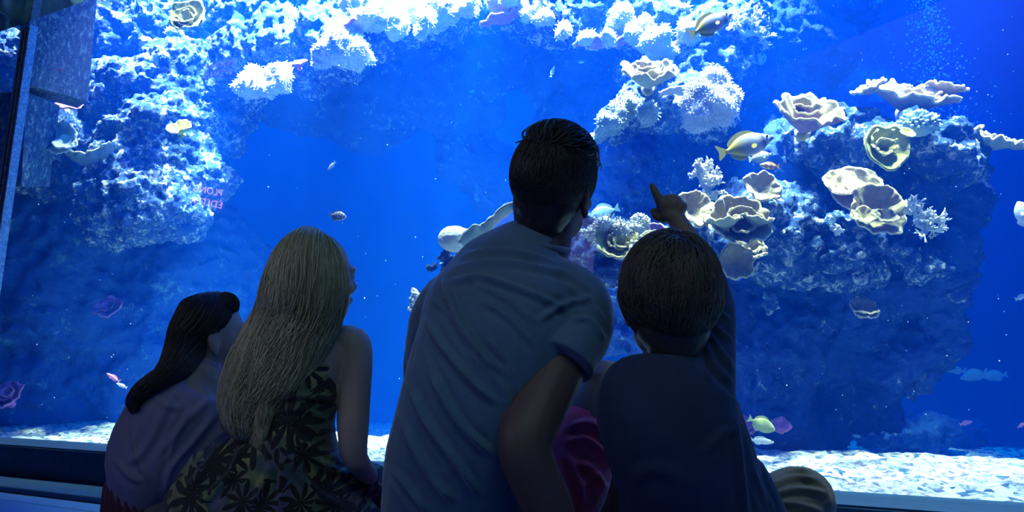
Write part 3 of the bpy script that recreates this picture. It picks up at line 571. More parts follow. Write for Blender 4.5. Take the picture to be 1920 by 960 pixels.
# ------------------------------------------------------------------ fish
def fmat(name, stops, rough=.4, axis='X', noise=0):
    t = NT(name); x = t.n('ShaderNodeSeparateXYZ', ins={0: t.coord()}).outputs[axis]
    x = t.math('ADD', t.math('MULTIPLY', x, 1.0), .5); t.set(color=t.ramp(x, stops), rough=rough); return t.m
def fish(px, py, d, lpx, label, head_dir, prof='tang', body=None, fin=None, tail=None, name='fish', cat='fish', group=None, dark=False, roll=0):
    """unit fish: local x = forward (length 1), z = up; scaled and turned"""
    c = P(px, py, d); L = M_(lpx, d); root = empty(name, c); tag(root, label, cat, group)
    h = Vector(head_dir).normalized(); s = h.cross(Vector((0, 0, 1))).normalized(); u = s.cross(h)
    Mr = Matrix((h, -s, u)).transposed().to_4x4(); root.rotation_euler = (Mr @ Matrix.Rotation(roll, 4, 'X')).to_euler(); root.scale = (L, L, L)
    pr = dict(tang=[(-.36, .045, .02), (-.28, .09, .03), (-.12, .21, .06), (.05, .26, .08), (.22, .235, .085), (.36, .16, .07), (.45, .08, .045), (.5, .025, .02)],
              rabbit=[(-.36, .035, .018), (-.28, .07, .028), (-.12, .17, .055), (.04, .205, .07), (.2, .185, .075), (.33, .12, .06), (.43, .062, .035), (.5, .025, .018)],
              slim=[(-.38, .03, .015), (-.25, .07, .03), (-.05, .11, .05), (.15, .12, .06), (.33, .09, .05), (.44, .05, .035), (.5, .015, .015)],
              clown=[(-.34, .06, .03), (-.2, .13, .06), (0, .18, .085), (.2, .17, .09), (.36, .12, .075), (.46, .06, .05), (.5, .02, .02)])[prof]
    S = spline([(a, b, c_, 0) for a, b, c_ in pr], 26); bm = bmesh.new(); loft(bm, [Vector((q[0], 0, q[0]*.02)) for q in S], [q[2] for q in S], [q[1] for q in S], 20, side=(0, 1, 0), cap=False)
    ob = link('body', bmdone(bm), body); ob.parent = root
    def finm(nm, pts, th=.012, y=0, ry=0, m=None):
        bm = bmesh.new(); q = spline(pts+[pts[0]], len(pts)*4)[:-1]; A = [bm.verts.new((p[0], y-th/2, p[1])) for p in q]; B = [bm.verts.new((p[0], y+th/2, p[1])) for p in q]; k = len(q)
        for i in range(k): bm.faces.new((A[i], A[(i+1) % k], B[(i+1) % k], B[i]))
        bm.faces.new(A[::-1]); bm.faces.new(B); me = bmdone(bm, nm, False); o = link(nm, me, m or fin); o.parent = root
        if ry: me.transform(Matrix.Translation((pts[0][0], y, pts[0][1])) @ Matrix.Rotation(ry, 4, 'Z') @ Matrix.Translation((-pts[0][0], -y, -pts[0][1])))
        return o
    hh = pr[3][1]
    finm('tail_fin', [(-.34, .03), (-.42, .09), (-.52, .16), (-.49, .02), (-.52, -.13), (-.42, -.08), (-.34, -.03)], m=tail or fin)
    finm('dorsal_fin', [(.22, hh*.85), (.12, hh+.05), (-.05, hh+.07), (-.22, hh*.62+.08), (-.31, hh*.3+.05), (-.27, hh*.3), (-.05, hh*.75), (.1, hh*.9)])
    finm('anal_fin', [(.0, -hh*.9), (-.1, -hh*.95-.05), (-.24, -hh*.6-.07), (-.31, -hh*.35-.03), (-.26, -hh*.28), (-.1, -hh*.7)])
    for sy in (-1, 1): finm('pectoral_fin', [(.16, -.05), (.09, -.03), (.03, -.07), (.05, -.11), (.12, -.10)], .008, sy*.075, -sy*.4)
    if lpx > 28:
        for sy in (-1, 1):
            bm = bmesh.new(); ball(bm, (.38, sy*.055, .045), (.022, .012, .022), 2); o = link('eye', bmdone(bm), ME_eye); o.parent = root
    return root
ME_eye = simple('fish_eye', (.01, .01, .015), rough=.15, bump=0)
MF_fox = fmat('foxface_skin', [(.0, (.85, .68, .05)), (.30, (.85, .70, .08)), (.42, (.55, .55, .35)), (.55, (.45, .50, .60)), (.70, (.75, .78, .80)), (.80, (.10, .14, .30)), (.88, (.80, .82, .85)), (.95, (.12, .16, .32)), (1, (.5, .55, .7))])
MF_yel = simple('fin_yellow', (.85, .72, .08), (.8, .75, .2), 8, .5, 0); MF_pink = simple('fish_pink', (.85, .22, .55), (.9, .4, .6), 8, .5, 0); MF_grey = simple('fish_pale', (.40, .55, .62), (.5, .62, .68), 9, .5, 0); MF_green = simple('fish_lime', (.52, .62, .22), (.6, .7, .35), 6, .5, 0)
MF_white = simple('fish_white', (.85, .88, .9), (.9, .9, .9), 6, .5, 0)
MF_conv = fmat('convict_skin', [(.12, (.85, .87, .88)), (.26, (.85, .87, .88)), (.28, (.03, .06, .15)), (.32, (.85, .87, .88)), (.42, (.85, .87, .88)), (.44, (.03, .06, .15)), (.48, (.85, .87, .88)), (.57, (.85, .87, .88)), (.59, (.03, .06, .15)), (.63, (.85, .87, .88)), (.73, (.85, .87, .88)), (.75, (.03, .06, .15)), (.79, (.85, .87, .88)), (.86, (.85, .87, .88)), (.89, (.03, .06, .15)), (.93, (.85, .87, .88))], .35)
MF_clown = fmat('clown_skin', [(.18, (.9, .35, .12)), (.28, (.9, .38, .14)), (.30, (.92, .9, .88)), (.36, (.92, .9, .88)), (.38, (.9, .36, .14)), (.52, (.9, .36, .14)), (.54, (.92, .9, .88)), (.64, (.92, .9, .88)), (.66, (.9, .40, .18)), (.78, (.9, .4, .2)), (.80, (.92, .9, .88)), (.88, (.92, .9, .88)), (.92, (.9, .5, .2))])
MF_or = simple('fin_orange', (.9, .42, .14), (.9, .5, .2), 9, .5, 0)
fish(1399, 273, 2.75, 106, 'yellow-tailed rabbitfish swimming between outcrop and lilac cabbage coral', (.93, -.1, .26), 'rabbit', MF_fox, MF_yel, name='rabbitfish')
fish(1333, 46, 2.85, 88, 'yellow rabbitfish passing the white plumes at the top of the outcrop', (.9, -.1, .42), 'rabbit', MF_fox, MF_yel, name='rabbitfish')
fish(1425, 294, 2.95, 50, 'pale mint fish half hidden behind the lower rabbitfish', (.9, .2, .25), 'rabbit', MF_grey, MF_grey, name='rabbitfish')
fish(1443, 311, 2.7, 38, 'orange clownfish with white bands under the rabbitfish', (-1, -.1, .03), 'clown', MF_clown, MF_or, name='clownfish')
fish(633, 405, 3.0, 35, 'small silver convict fish with dark bars in open water', (.97, -.1, -.18), 'tang', MF_conv, MF_white, name='convict_tang')
fish(622, 311, 3.1, 26, 'tiny dusky fish above the barred convict fish', (-.35, -.5, -.75), 'slim', MF_grey, MF_white, name='damselfish')
fish(1428, 796, 2.75, 50, 'lime-green tang near the sand beside the purple coral', (.85, -.2, -.42), 'tang', MF_green, MF_green, name='tang')
fish(113, 131, 3.9, 16, 'tiny pink fish in front of the concrete pillar', (.9, 0, .3), 'slim', MF_pink, MF_pink, name='anthias')
fish(1812, 793, 3.2, 26, 'small pink fish above the gravel below three pale fish', (.9, 0, .2), 'slim', MF_pink, MF_pink, name='anthias')
fish(1916, 797, 3.2, 20, 'small pink fish cut by the picture edge over the gravel', (.8, 0, .4), 'slim', MF_pink, MF_pink, name='anthias')
fish(212, 708, 4.0, 30, 'small violet fish low against the shadowed slope', (-.85, 0, .5), 'slim', MF_pink, MF_pink, name='anthias')
fish(228, 723, 3.95, 22, 'tiny silver fish right below the violet fish', (-.9, 0, .35), 'slim', MF_white, MF_white, name='anthias')
fish(505, 291, 3.4, 10, 'tiny teal fish alone in dark water under the arch end', (.3, -.9, 0), 'slim', MF_grey, MF_grey, name='damselfish')
MF_teal = simple('fish_teal', (.01, .07, .14), (.02, .09, .17), 8, .6, 0)
fish(1132, 400, 3.7, 60, 'dim teal fish beside the man’s ear'.replace('’', "'"), (-.9, .1, -.3), 'tang', MF_teal, MF_teal, name='surgeonfish')
fish(1620, 780, 4.1, 66, 'hazy grey wrasse slanting down over the seabed boulder', (-.85, .1, .5), 'slim', MF_grey, MF_grey, name='wrasse')
fish(1788, 694, 4.6, 44, 'hazy pale fish, first of three in open water past the mound', (-.95, .1, .1), 'slim', MF_grey, MF_grey, name='surgeonfish')
fish(1826, 704, 4.7, 46, 'hazy pale fish with arched back, middle of the three', (-.6, .3, -.2), 'rabbit', MF_grey, MF_grey, name='surgeonfish')
fish(1864, 705, 4.8, 42, 'hazy pale fish, last of the three in open water', (-.9, .3, -.1), 'rabbit', MF_grey, MF_grey, name='surgeonfish')
fish(1740, 683, 4.4, 22, 'small hazy fish under the overhang of the mound flank', (-.8, .1, .5), 'slim', MF_grey, MF_grey, name='wrasse')
fish(1925, 405, 2.6, 62, 'white fish entering at the picture edge, highest of the right-hand ones'.replace('right-hand ones', 'edge group'), (-.25, .2, .9), 'tang', MF_white, MF_white, name='surgeonfish')
fish(1916, 557, 3.0, 30, 'small white fish at the picture edge, below the big white one', (.9, .1, .3), 'slim', MF_white, MF_white, name='damselfish')
fish(1036, 134, 3.9, 22, 'thin white squiggly seahorse-like fish in shadow under the arch', (.3, -.1, .9), 'slim', MF_white, MF_white, name='pipefish')
fish(1090, 117, 3.9, 12, 'tiny white fish below the violet shelf coral', (.9, 0, .1), 'slim', MF_white, MF_white, name='damselfish')
fish(1428, 827, 2.6, 46, 'slender white goby hovering over the sand near the boy’s knee'.replace('’', "'"), (.98, 0, -.12), 'slim', MF_white, MF_white, name='goby')
cabbage(1396, 800, 3.0, 42, 'purple plate coral low on the reef buttress beside the boy', PURP, .4, .2, .3, 61, 1, n=4)
cabbage(1463, 800, 3.0, 34, 'pink-lipped purple coral in front of the lime tang', PURP, .5, -.2, .3, 63, 0, n=4)
# ------------------------------------------------------------------ bubbles and specks
bm = bmesh.new(); rg = random.Random(5)
for k in range(800):
    py = -60+rg.random()**.9*330; w_ = 14+py*.14; px = 1738+py*.12+rg.gauss(0, 1)*w_; d = 4.2+rg.uniform(-.3, .3); ball(bm, P(px, py, d), M_(rg.uniform(.6, 2.4), d), 1)
M_bub = NT('bubble'); M_bub.set(color=(.75, .9, 1), rough=.08, spec=1.0); tag(link('bubble_stream', bmdone(bm), M_bub.m), 'rising stream of small air bubbles in the bright water past the mound', 'bubbles', kind='stuff')
bm = bmesh.new()
for k in range(260):
    px, py, d = rg.uniform(60, 1900), rg.uniform(0, 800), 0; d = rg.uniform(3.35, 3.75) if px < 480 else rg.uniform(2.7, 3.9) if px < 1050 else rg.uniform(2.25, 2.55)
    ball(bm, P(px, py, d), M_(rg.uniform(.5, 1.3), d), 1)
tag(link('floating_specks', bmdone(bm), MF_white), 'tiny white specks drifting in the tank water', 'specks', kind='stuff')
# ------------------------------------------------------------------ lit sign behind the visitors, seen mirrored in the glass
def mirror(p): return p + GN*(2*(G0-p).dot(GN))
SD = 5.2
def sgn(px, py, d=SD): return mirror(P(px, py, d))
o_ = sgn(388, 366); ex = (sgn(360, 351)-sgn(416, 362)).normalized(); ez = (sgn(388, 340)-sgn(388, 392)); ez = (ez-ex*ez.dot(ex)).normalized(); ey = ex.cross(ez)
# mirrored, the text runs the other way, so in the room it reads normally along ex
Ms = Matrix.Translation(o_) @ Matrix((ex, ez, ex.cross(ez))).transposed().to_4x4()
bm = bmesh.new(); wd = (sgn(360, 351)-sgn(416, 362)).length; vs = box(bm, (-wd*.62, -wd*.5, -.03), (wd*.62, wd*.5, -.006)); bmesh.ops.bevel(bm, geom=bm.edges[:], offset=.006, segments=2, affect='EDGES')
t = NT('sign_board'); t.set(color=(.02, .02, .05), rough=.6); t.b.inputs['Emission Color'].default_value = (.10, .16, .5, 1); t.b.inputs['Emission Strength'].default_value = 1.0; M_sb = t.m
t = NT('sign_letters'); t.set(color=(.9, .6, .8)); t.b.inputs['Emission Color'].default_value = (1, .55, .75, 1); t.b.inputs['Emission Strength'].default_value = 16; M_sl = t.m
me = bmdone(bm, 'sign', False); me.transform(Ms); so = single('wall_sign', 'backlit sign with pink capitals, mirrored in the aquarium glass by the crusted wall', me, M_sb, 'sign')
for txt, x0, x1, y0, ch in (('PLONG', -wd*.47, wd*.47, wd*.05, wd*.22), ('ÉDITER', -wd*.55, wd*.50, -wd*.34, wd*.22)):
    cu = bpy.data.curves.new('lettering', 'FONT'); cu.body = txt; cu.size = 1; cu.extrude = .01; cu.space_character = 1.1; ob = bpy.data.objects.new('tmp', cu); COL.objects.link(ob)
    bpy.context.view_layer.update(); me = bpy.data.meshes.new_from_object(ob.evaluated_get(bpy.context.evaluated_depsgraph_get())); bpy.data.objects.remove(ob)
    v = getv(me); sx = (x1-x0)/np.ptp(v[:, 0]); v[:, 0] = x0+(v[:, 0]-v[:, 0].min())*sx; v[:, 1] = y0+v[:, 1]*ch/.69; v[:, 2] *= .3; setv(me, v)
    me.transform(Ms); link('lettering', me, M_sl, so)
# ------------------------------------------------------------------ people
def skin_mat(name, c):
    t = NT(name); t.set(color=t.mix(t.noise(30, 3), c, tuple(x*.8 for x in c)), rough=.55, sss=.08); t.b.inputs['Subsurface Radius'].default_value = (.01, .005, .003); t.bump(t.noise(220, 3), .12, .001); return t.m
def cloth_mat(name, c1, c2=None, sheen=.35, sc=8):
    t = NT(name); t.set(color=t.ramp(t.noise(sc, 3), [(.3, c1), (.7, c2 or c1)]), rough=.85, sheen=sheen); t.b.inputs['Sheen Roughness'].default_value = .4
    t.bump(t.noise(700, 2), .3, .0012); return t.m
def hair_mat(name, c1, c2, rough=.42):
    t = NT(name); t.set(color=t.ramp(t.noise(18, 4, vec=t.coord('Object', (1, 1, .25))), [(.3, c1), (.7, c2)]), rough=rough, spec=.6, sheen=.15); return t.m
M_skin_man = skin_mat('skin_tan', (.13, .085, .085)); M_skin_fair = skin_mat('skin_fair', (.44, .35, .29)); M_skin_boy = skin_mat('skin_boy', (.30, .22, .19))
M_shirt = cloth_mat('shirt_slate_blue', (.085, .17, .28), (.10, .20, .32), .6); M_boyshirt = cloth_mat('shirt_navy', (.012, .03, .085), (.016, .04, .11), .12)
M_shorts = cloth_mat('shorts_red', (.62, .05, .10), (.70, .07, .13), .5); M_trousers = cloth_mat('trousers_grey', (.05, .06, .06), (.065, .075, .07), .2)
M_lilac = cloth_mat('top_lilac', (.28, .27, .40), (.33, .32, .46), .3); M_plum = cloth_mat('skirt_plum', (.12, .03, .07), (.18, .05, .10), .4)
M_hair_dark2 = hair_mat('hair_dark_paler', (.03, .024, .024), (.06, .05, .045)); M_hair_blonde2 = hair_mat('hair_blonde_paler', (.55, .52, .32), (.72, .68, .44)); M_hair_boy2 = hair_mat('hair_boy_paler', (.06, .055, .045), (.11, .10, .08))  # paler second tones, for every other strand
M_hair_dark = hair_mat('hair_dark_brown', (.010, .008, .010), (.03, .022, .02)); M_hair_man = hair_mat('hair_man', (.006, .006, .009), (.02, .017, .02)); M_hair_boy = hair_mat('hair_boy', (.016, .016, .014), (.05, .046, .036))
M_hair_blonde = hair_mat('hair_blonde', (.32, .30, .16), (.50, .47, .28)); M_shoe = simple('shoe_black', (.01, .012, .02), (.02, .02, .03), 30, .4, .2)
M_eye = simple('eye_white', (.7, .7, .7), rough=.2, bump=0)

def head(bm, c, fwd, up, s=1.0):
    """skull, face and ears in one surface; c = centre of the skull"""
    f = Vector(fwd).normalized(); u = Vector(up); u = (u-f*u.dot(f)).normalized(); r = f.cross(u).normalized()
    rot = Matrix((r, f, u)).transposed()
    L = lambda x, y, z: Vector(c)+(r*x+f*y+u*z)*s
    B = lambda x, y, z, a, b, cc, sub=3, ro=None: ball(bm, L(x, y, z), (a*s, b*s, cc*s), sub, rot @ ro if ro else rot)
    B(0, -.008, .012, .074, .092, .088); B(0, .03, -.03, .064, .062, .072); B(0, .038, -.075, .052, .052, .05); B(0, .066, -.104, .022, .022, .02, 2)
    B(0, .082, .01, .046, .016, .014, 2)                                    # brow
    for sx in (-1, 1):
        B(.036*sx, .066, -.035, .022, .02, .02, 2); B(.032*sx, .077, -.008, .013, .012, .011, 2)      # cheek, eye
        B(.0745*sx, -.004, -.022, .008, .019, .031, 2, Matrix.Rotation(.35*sx, 3, 'Z')); B(.0765*sx, .002, -.05, .007, .010, .012, 2); B(.08*sx, -.014, -.012, .006, .009, .022, 2, Matrix.Rotation(.5*sx, 3, 'Z'))
    loft(bm, [L(0, .090, .0), L(0, .100, -.022), L(0, .110, -.038), L(0, .102, -.046)], [.009*s, .010*s, .014*s, .013*s], [.009*s, .010*s, .011*s, .008*s], 10, side=r)
    B(0, .094, -.066, .022, .010, .007, 2); B(0, .091, -.076, .020, .010, .007, 2)                    # lips
    return L, r, f, u
def hand(bm, w, fwd, back, s=1.0, curl=(.5, .6, .7, .8), thumb=.6, side=1):
    """w wrist, fwd towards the fingers, back = normal of the back of the hand, side=+1: thumb on +x side"""
    f = Vector(fwd).normalized(); b = Vector(back); b = (b-f*b.dot(f)).normalized(); x = f.cross(b).normalized()*side
    L = lambda a, c, d: Vector(w)+(x*a+f*c+b*d)*s
    loft(bm, [L(0, -.01, 0), L(0, .02, 0), L(.002, .05, 0), L(.002, .082, 0)], [.027*s, .032*s, .040*s, .041*s], [.020*s, .017*s, .015*s, .013*s], 16, side=x)
    for k, (xo, ln, r) in enumerate(((.031, .072, .0088), (.0105, .080, .0090), (-.0105, .074, .0086), (-.030, .058, .0078))):
        p = L(xo, .082, .001); c = curl[k]; seg = (.45, .30, .25); a = c*.35; pts = [L(xo, .06, .0), p]
        for j in range(3):
            d = f*cos(a)-b*sin(a) + x*(xo*1.2*(1-c)); d.normalize(); p = p+d*(ln*seg[j]*s); pts.append(p); a += c*1.45
        loft(bm, pts, [r*s*1.05, r*s*1.08, r*s*1.0, r*s*.95, r*s*.82], [r*s*1.05, r*s*1.05, r*s, r*s*.92, r*s*.78], 10, side=x)
    loft(bm, [L(.012, .012, -.006), L(.038, .035, -.012), L(.038+.024*(1-thumb)+.006, .062, -.02), L(.034+.028*(1-thumb), .085, -.026-.01*thumb)], [.014*s, .0125*s, .0105*s, .009*s], [.014*s, .012*s, .0105*s, .009*s], 10, side=x)
def pxm(r, d): return M_(r, d)
def limb(bm, rows, n=16, k=None, **kw):
    """rows (px,py,d, radius px)"""
    S = spline(rows, k or len(rows)*4); R = [M_(r[3], r[2]) for r in S]
    loft(bm, [P(*r[:3]) for r in S], R, [r*.97 for r in R], n, **kw)
def folds(me, lst, back=True, noise=0.0, nsc=12):
    v = getv(me); n = getn(me); x, y, z = proj(v); camdir = v-np.array(CP); camdir /= np.linalg.norm(camdir, axis=1)[:, None]
    facing = np.clip(-(n*camdir).sum(1)*1.8+.1, 0, 1); off = np.zeros(len(v))
    for pts, wpx, amp in lst:
        q = spline(pts, 24); best = np.full(len(v), 1e9); tt = np.zeros(len(v))
        for i in range(len(q)-1):
            a, b = q[i], q[i+1]; ab = b-a; t = np.clip(((x-a[0])*ab[0]+(y-a[1])*ab[1])/(ab@ab+1e-9), 0, 1)
            d = np.hypot(x-a[0]-t*ab[0], y-a[1]-t*ab[1]); m = d < best; best[m] = d[m]; tt[m] = (i+t[m])/(len(q)-1)
        env = np.clip(np.sin(np.clip(tt, .02, .98)*pi)*1.6, 0, 1)
        off += amp*env*(np.exp(-(best/wpx)**2) - .45*np.exp(-((best-1.9*wpx)/(1.1*wpx))**2))
    off *= facing
    if noise: off += noise*fbm(v, nsc, 3)
    setv(me, v+n*off[:, None])
def person(name, label, base, build, vox, mat):
    root = empty(name, base); tag(root, label, 'person'); bm = bmesh.new(); r = build(bm)
    me = remesh(bmdone(bm), vox, 3); link('body', me, mat, root); return root, r
def garment(name, root, rows_list, mat, vox=.005, fl=None, noise=.0, extra=None, smooth=4, nsc=12, label=None):
    bm = bmesh.new()
    for rows in rows_list:
        if len(rows[0]) == 5: pxloft(bm, rows)
        else: limb(bm, rows, 20)
    if extra: extra(bm)
    me = remesh(bmdone(bm), vox, smooth)
    folds(me, fl or [], noise=noise, nsc=nsc)
    o = link(name, me, mat, root)
    if label: o['label'] = label
    return o
def scalp_strands(C, axes, rot, crown, n, length, rad, fall, seed, lift=.004, mask=None, jit=.25, steps=9, wave=0):
    """short hair lying on an ellipsoid, combed away from the crown"""
    rg = np.random.default_rng(seed); paths = []; rads = []; Cn = np.array(C); A = np.array(axes); Rm = np.array(rot)
    cr = np.array(crown, float); cr /= np.linalg.norm(cr); fl = np.array(fall, float)
    while len(paths) < n:
        d = rg.normal(size=3); d /= np.linalg.norm(d)
        if mask and not mask(d): continue
        p = d.copy(); t = d-cr*d.dot(cr); t = t+rg.normal(size=3)*jit+fl; L = length*(.6+.7*rg.random()); st = L/steps; pts = []
        ph = rg.random()*6.28
        for k in range(steps+1):
            u = k/steps; off = 1+lift/A.mean()*(.4+1.2*sin(u*pi)+(1.2*u*u)); pts.append(Cn+Rm@(p*A*off))
            t = t+fl*.35; t = t-p*t.dot(p); nn = np.linalg.norm(t)+1e-6; t = t/nn
            sw = np.cross(p, t)*wave*math.sin(ph+u*5)
            p = p+(t+sw)*(st/A.mean()); p /= np.linalg.norm(p)
        paths.append(np.array(pts)); rads.append([rad*(1-.75*(k/steps)**2) for k in range(steps+1)])
    return paths, rads
def hair_flow(rows, n, seed, rad, wave=.006, wl=3.0, spread=.9, start=(0, .35), end=(.6, 1.0), clump=.35, K=20, tipfan=0.0):
    """long strands that follow a lofted mass: rows (px,py,d,half px,depth m)"""
    S = spline(rows, 60); pts = [P(*r[:3]) for r in S]; A = np.array([list(p) for p in pts]); T = np.gradient(A, axis=0); T /= np.linalg.norm(T, axis=1)[:, None]
    sd = np.array(RT)[None, :]-T*(T@np.array(RT))[:, None]; sd /= np.linalg.norm(sd, axis=1)[:, None]; q = np.cross(T, sd); rg = np.random.default_rng(seed); paths = []; rads = []
    hw = np.array([M_(r[3], r[2]) for r in S]); dp = S[:, 4]; cl = rg.random(30)*2*pi
    for _ in range(n):
        a = rg.random()*2*pi; ca = cl[rg.integers(30)]; s0 = start[0]+rg.random()*(start[1]-start[0]); s1 = end[0]+(end[1]-end[0])*rg.random()**.6
        ph = ca*5+rg.normal()*.5; rr = spread+(rg.random()-.3)*.16; pp = []
        for k in range(K):
            u = s0+(s1-s0)*k/(K-1); i = min(u*59, 58.999); j = int(i); f = i-j; lerp = lambda X: X[j]*(1-f)+X[j+1]*f
            da = (ca-a+pi) % (2*pi)-pi; aa = a+da*clump*u*u; w_ = wave*u*math.sin(ph+u*wl*6.28)
            c, s_, qq, h, d = lerp(A), lerp(sd), lerp(q), lerp(hw), lerp(dp); R2 = rr*(1+tipfan*u**4*rg.random())
            pp.append(c+s_*(h*cos(aa)*R2+w_)+qq*(d*sin(aa)*R2+w_*.7))
        paths.append(np.array(pp)); rads.append([rad*(.55+.7*sin(pi*min(1, .15+k/(K-1)*.85))) for k in range(K)])
    return paths, rads
def hair_object(name, root, mat, rows=None, ell=None, strands=None, vox=.006, extra=None, shrink=.93):
    bm = bmesh.new()
    if rows:
        for rw in rows: pxloft(bm, [(r[0], r[1], r[2], r[3]*shrink, r[4]*shrink) for r in rw])
    if ell:
        for c, a, ro in ell: ball(bm, c, a, 4, ro)
    if extra: extra(bm)
    me = remesh(bmdone(bm), vox, 3); folds(me, [], noise=.0015, nsc=60)
    bm2 = bmesh.new(); bm2.from_mesh(me)
    if strands:
        P_ = [p for s in strands for p in s[0]]; R2 = [r for s in strands for r in s[1]]
        for q in (0, 1):
            n0 = len(bm2.faces); bm2.from_mesh(tubes('s', P_[q::2], R2[q::2], 3)); bm2.faces.ensure_lookup_table()
            if q:
                for f in bm2.faces[n0:]: f.material_index = 1
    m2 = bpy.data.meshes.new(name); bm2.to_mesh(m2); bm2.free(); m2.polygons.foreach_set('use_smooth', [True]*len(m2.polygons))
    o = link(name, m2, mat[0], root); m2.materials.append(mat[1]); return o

# ============ the man
HM = P(1041, 345, 1.36)
mf, mu = Vector((.52, .80, .22)), Vector((.16, -.32, 1))
mrows = [(862, 1060, 1.34, 140, .105), (866, 980, 1.32, 142, .11), (872, 900, 1.28, 140, .112), (892, 800, 1.25, 138, .112), (915, 700, 1.245, 140, .115), (945, 600, 1.27, 143, .11), (962, 540, 1.30, 125, .092), (985, 490, 1.335, 80, .07)]
def b_man(bm):
    head(bm, HM, mf, mu, 1.0)
    pxloft(bm, mrows)
    pxloft(bm, [(1000, 520, 1.34, 60, .05), (1022, 460, 1.355, 47, .05), (1036, 400, 1.37, 46, .052)])
    limb(bm, [(1050, 560, 1.30, 66), (1066, 610, 1.27, 60), (1040, 690, 1.20, 58), (1000, 780, 1.13, 55), (983, 835, 1.10, 52), (1000, 890, 1.10, 50), (1030, 960, 1.11, 48), (1052, 1060, 1.12, 38), (1060, 1110, 1.13, 30)])
    hand(bm, P(1061, 1120, 1.13), P(1150, 1175, 1.13)-P(1061, 1120, 1.13), (0, -.2, 1), 1.0, (.2, .2, .2, .25), .1, 1)
    limb(bm, [(840, 560, 1.33, 50), (800, 680, 1.45, 44), (820, 800, 1.62, 40), (900, 860, 1.75, 32), (925, 872, 1.78, 26)])     # hidden arm in the lap
    hand(bm, P(925, 872, 1.78), (1, .2, -.1), (0, .1, 1), .95, (.3, .35, .4, .4), .4, 1)
    limb(bm, [(920, 1040, 1.38, 100), (1010, 960, 1.44, 84), (1085, 830, 1.50, 64), (1130, 742, 1.55, 50), (1136, 722, 1.58, 49), (1150, 800, 1.66, 46), (1160, 880, 1.72, 40), (1150, 960, 1.76, 30), (1148, 990, 1.76, 28)])
    limb(bm, [(1148, 995, 1.74, 28), (1130, 1010, 1.66, 26), (1110, 1020, 1.6, 20)])
    limb(bm, [(850, 1040, 1.42, 95), (860, 980, 1.62, 70), (870, 900, 1.85, 50), (900, 930, 1.95, 44), (990, 960, 1.9, 34), (1010, 980, 1.86, 28)])
man, _ = person('person', 'man in slate blue T-shirt and red shorts, leaning on one arm, looking up', P(880, 1130, 1.33)*1, b_man, .005, M_skin_man)
srows = [(862, 1080, 1.335, 150, .118), (864, 980, 1.31, 151, .12), (868, 900, 1.27, 150, .125), (889, 800, 1.24, 149, .125), (914, 700, 1.235, 150, .127), (948, 600, 1.262, 158, .123), (962, 548, 1.295, 145, .108), (972, 505, 1.325, 118, .088), (990, 470, 1.35, 78, .07), (1008, 452, 1.365, 56, .06)]
def sh_extra(bm):
    limb(bm, [(1020, 545, 1.29, 72), (1068, 572, 1.27, 77), (1080, 612, 1.24, 70), (1060, 660, 1.20, 67), (1050, 680, 1.185, 66)], 28, cap=False)
    limb(bm, [(870, 560, 1.30, 70), (830, 590, 1.33, 58), (812, 660, 1.42, 52), (815, 720, 1.5, 48)], 20)
MF = [([(830, 520), (855, 590), (900, 660), (950, 705)], 9, .008), ([(800, 600), (830, 650), (880, 710), (935, 760)], 8, .007), ([(810, 560), (850, 600), (905, 700)], 7, .004), ([(870, 478), (930, 470), (1000, 480), (1060, 500)], 7, .005), ([(850, 500), (920, 492), (1000, 500), (1080, 520)], 7, .005),
      ([(835, 530), (900, 520), (970, 540), (1040, 570), (1060, 580)], 8, .006), ([(1000, 490), (1060, 510), (1105, 545)], 7, .005), ([(1010, 600), (1060, 570), (1110, 560)], 8, .005), ([(770, 720), (800, 790), (860, 870), (900, 930)], 9, .007), ([(760, 800), (800, 880), (850, 940)], 9, .006), ([(800, 690), (860, 790), (930, 860)], 9, .005), ([(900, 560), (960, 600), (1000, 650)], 8, .005), ([(740, 880), (770, 920), (800, 960)], 9, .005), ([(880, 660), (940, 720), (960, 780)], 9, .004)]
garment('t_shirt', man, [srows], M_shirt, .005, [(p_, w_*.72, a_*1.5) for p_, w_, a_ in MF]+[([(900, 620), (960, 690), (985, 760)], 5, .004), ([(790, 640), (820, 720), (870, 800), (930, 850)], 5, .005), ([(870, 520), (950, 560), (1010, 610)], 5, .005), ([(745, 760), (790, 850), (830, 900)], 5, .004), ([(1060, 530), (1100, 560), (1130, 600)], 5, .006), ([(1070, 600), (1105, 600), (1135, 640)], 5, .006), ([(730, 900), (760, 940), (790, 975)], 5, .005)], .003, sh_extra, 3, 9)
def rib(name, root, pts, r, mat):
    q = spline(pts, 30); me = tubes(name, [np.array([list(P(*p)) for p in q])], [[r]*30], 8); return link(name, me, mat, root)
rib('collar', man, [(958, 446, 1.33), (985, 453, 1.285), (1020, 462, 1.275), (1050, 467, 1.295), (1066, 469, 1.33)], .006, M_shirt)
garment('shorts', man, [[(905, 1050, 1.38, 112), (1000, 965, 1.43, 98), (1062, 890, 1.47, 84), (1092, 822, 1.50, 66), (1098, 806, 1.51, 61)], [(850, 1050, 1.42, 105), (862, 985, 1.60, 82), (868, 925, 1.78, 62)], [(862, 1085, 1.34, 152), (862, 1030, 1.34, 142)]], M_shorts, .005,
        [([(1070, 800), (1110, 795), (1145, 830)], 7, .006), ([(1060, 830), (1105, 825), (1150, 870)], 7, .006), ([(1075, 870), (1110, 880), (1140, 920)], 7, .005), ([(1080, 930), (1100, 900), (1130, 890)], 6, .004), ([(1060, 850), (1085, 900), (1095, 950)], 7, .005)], .002)
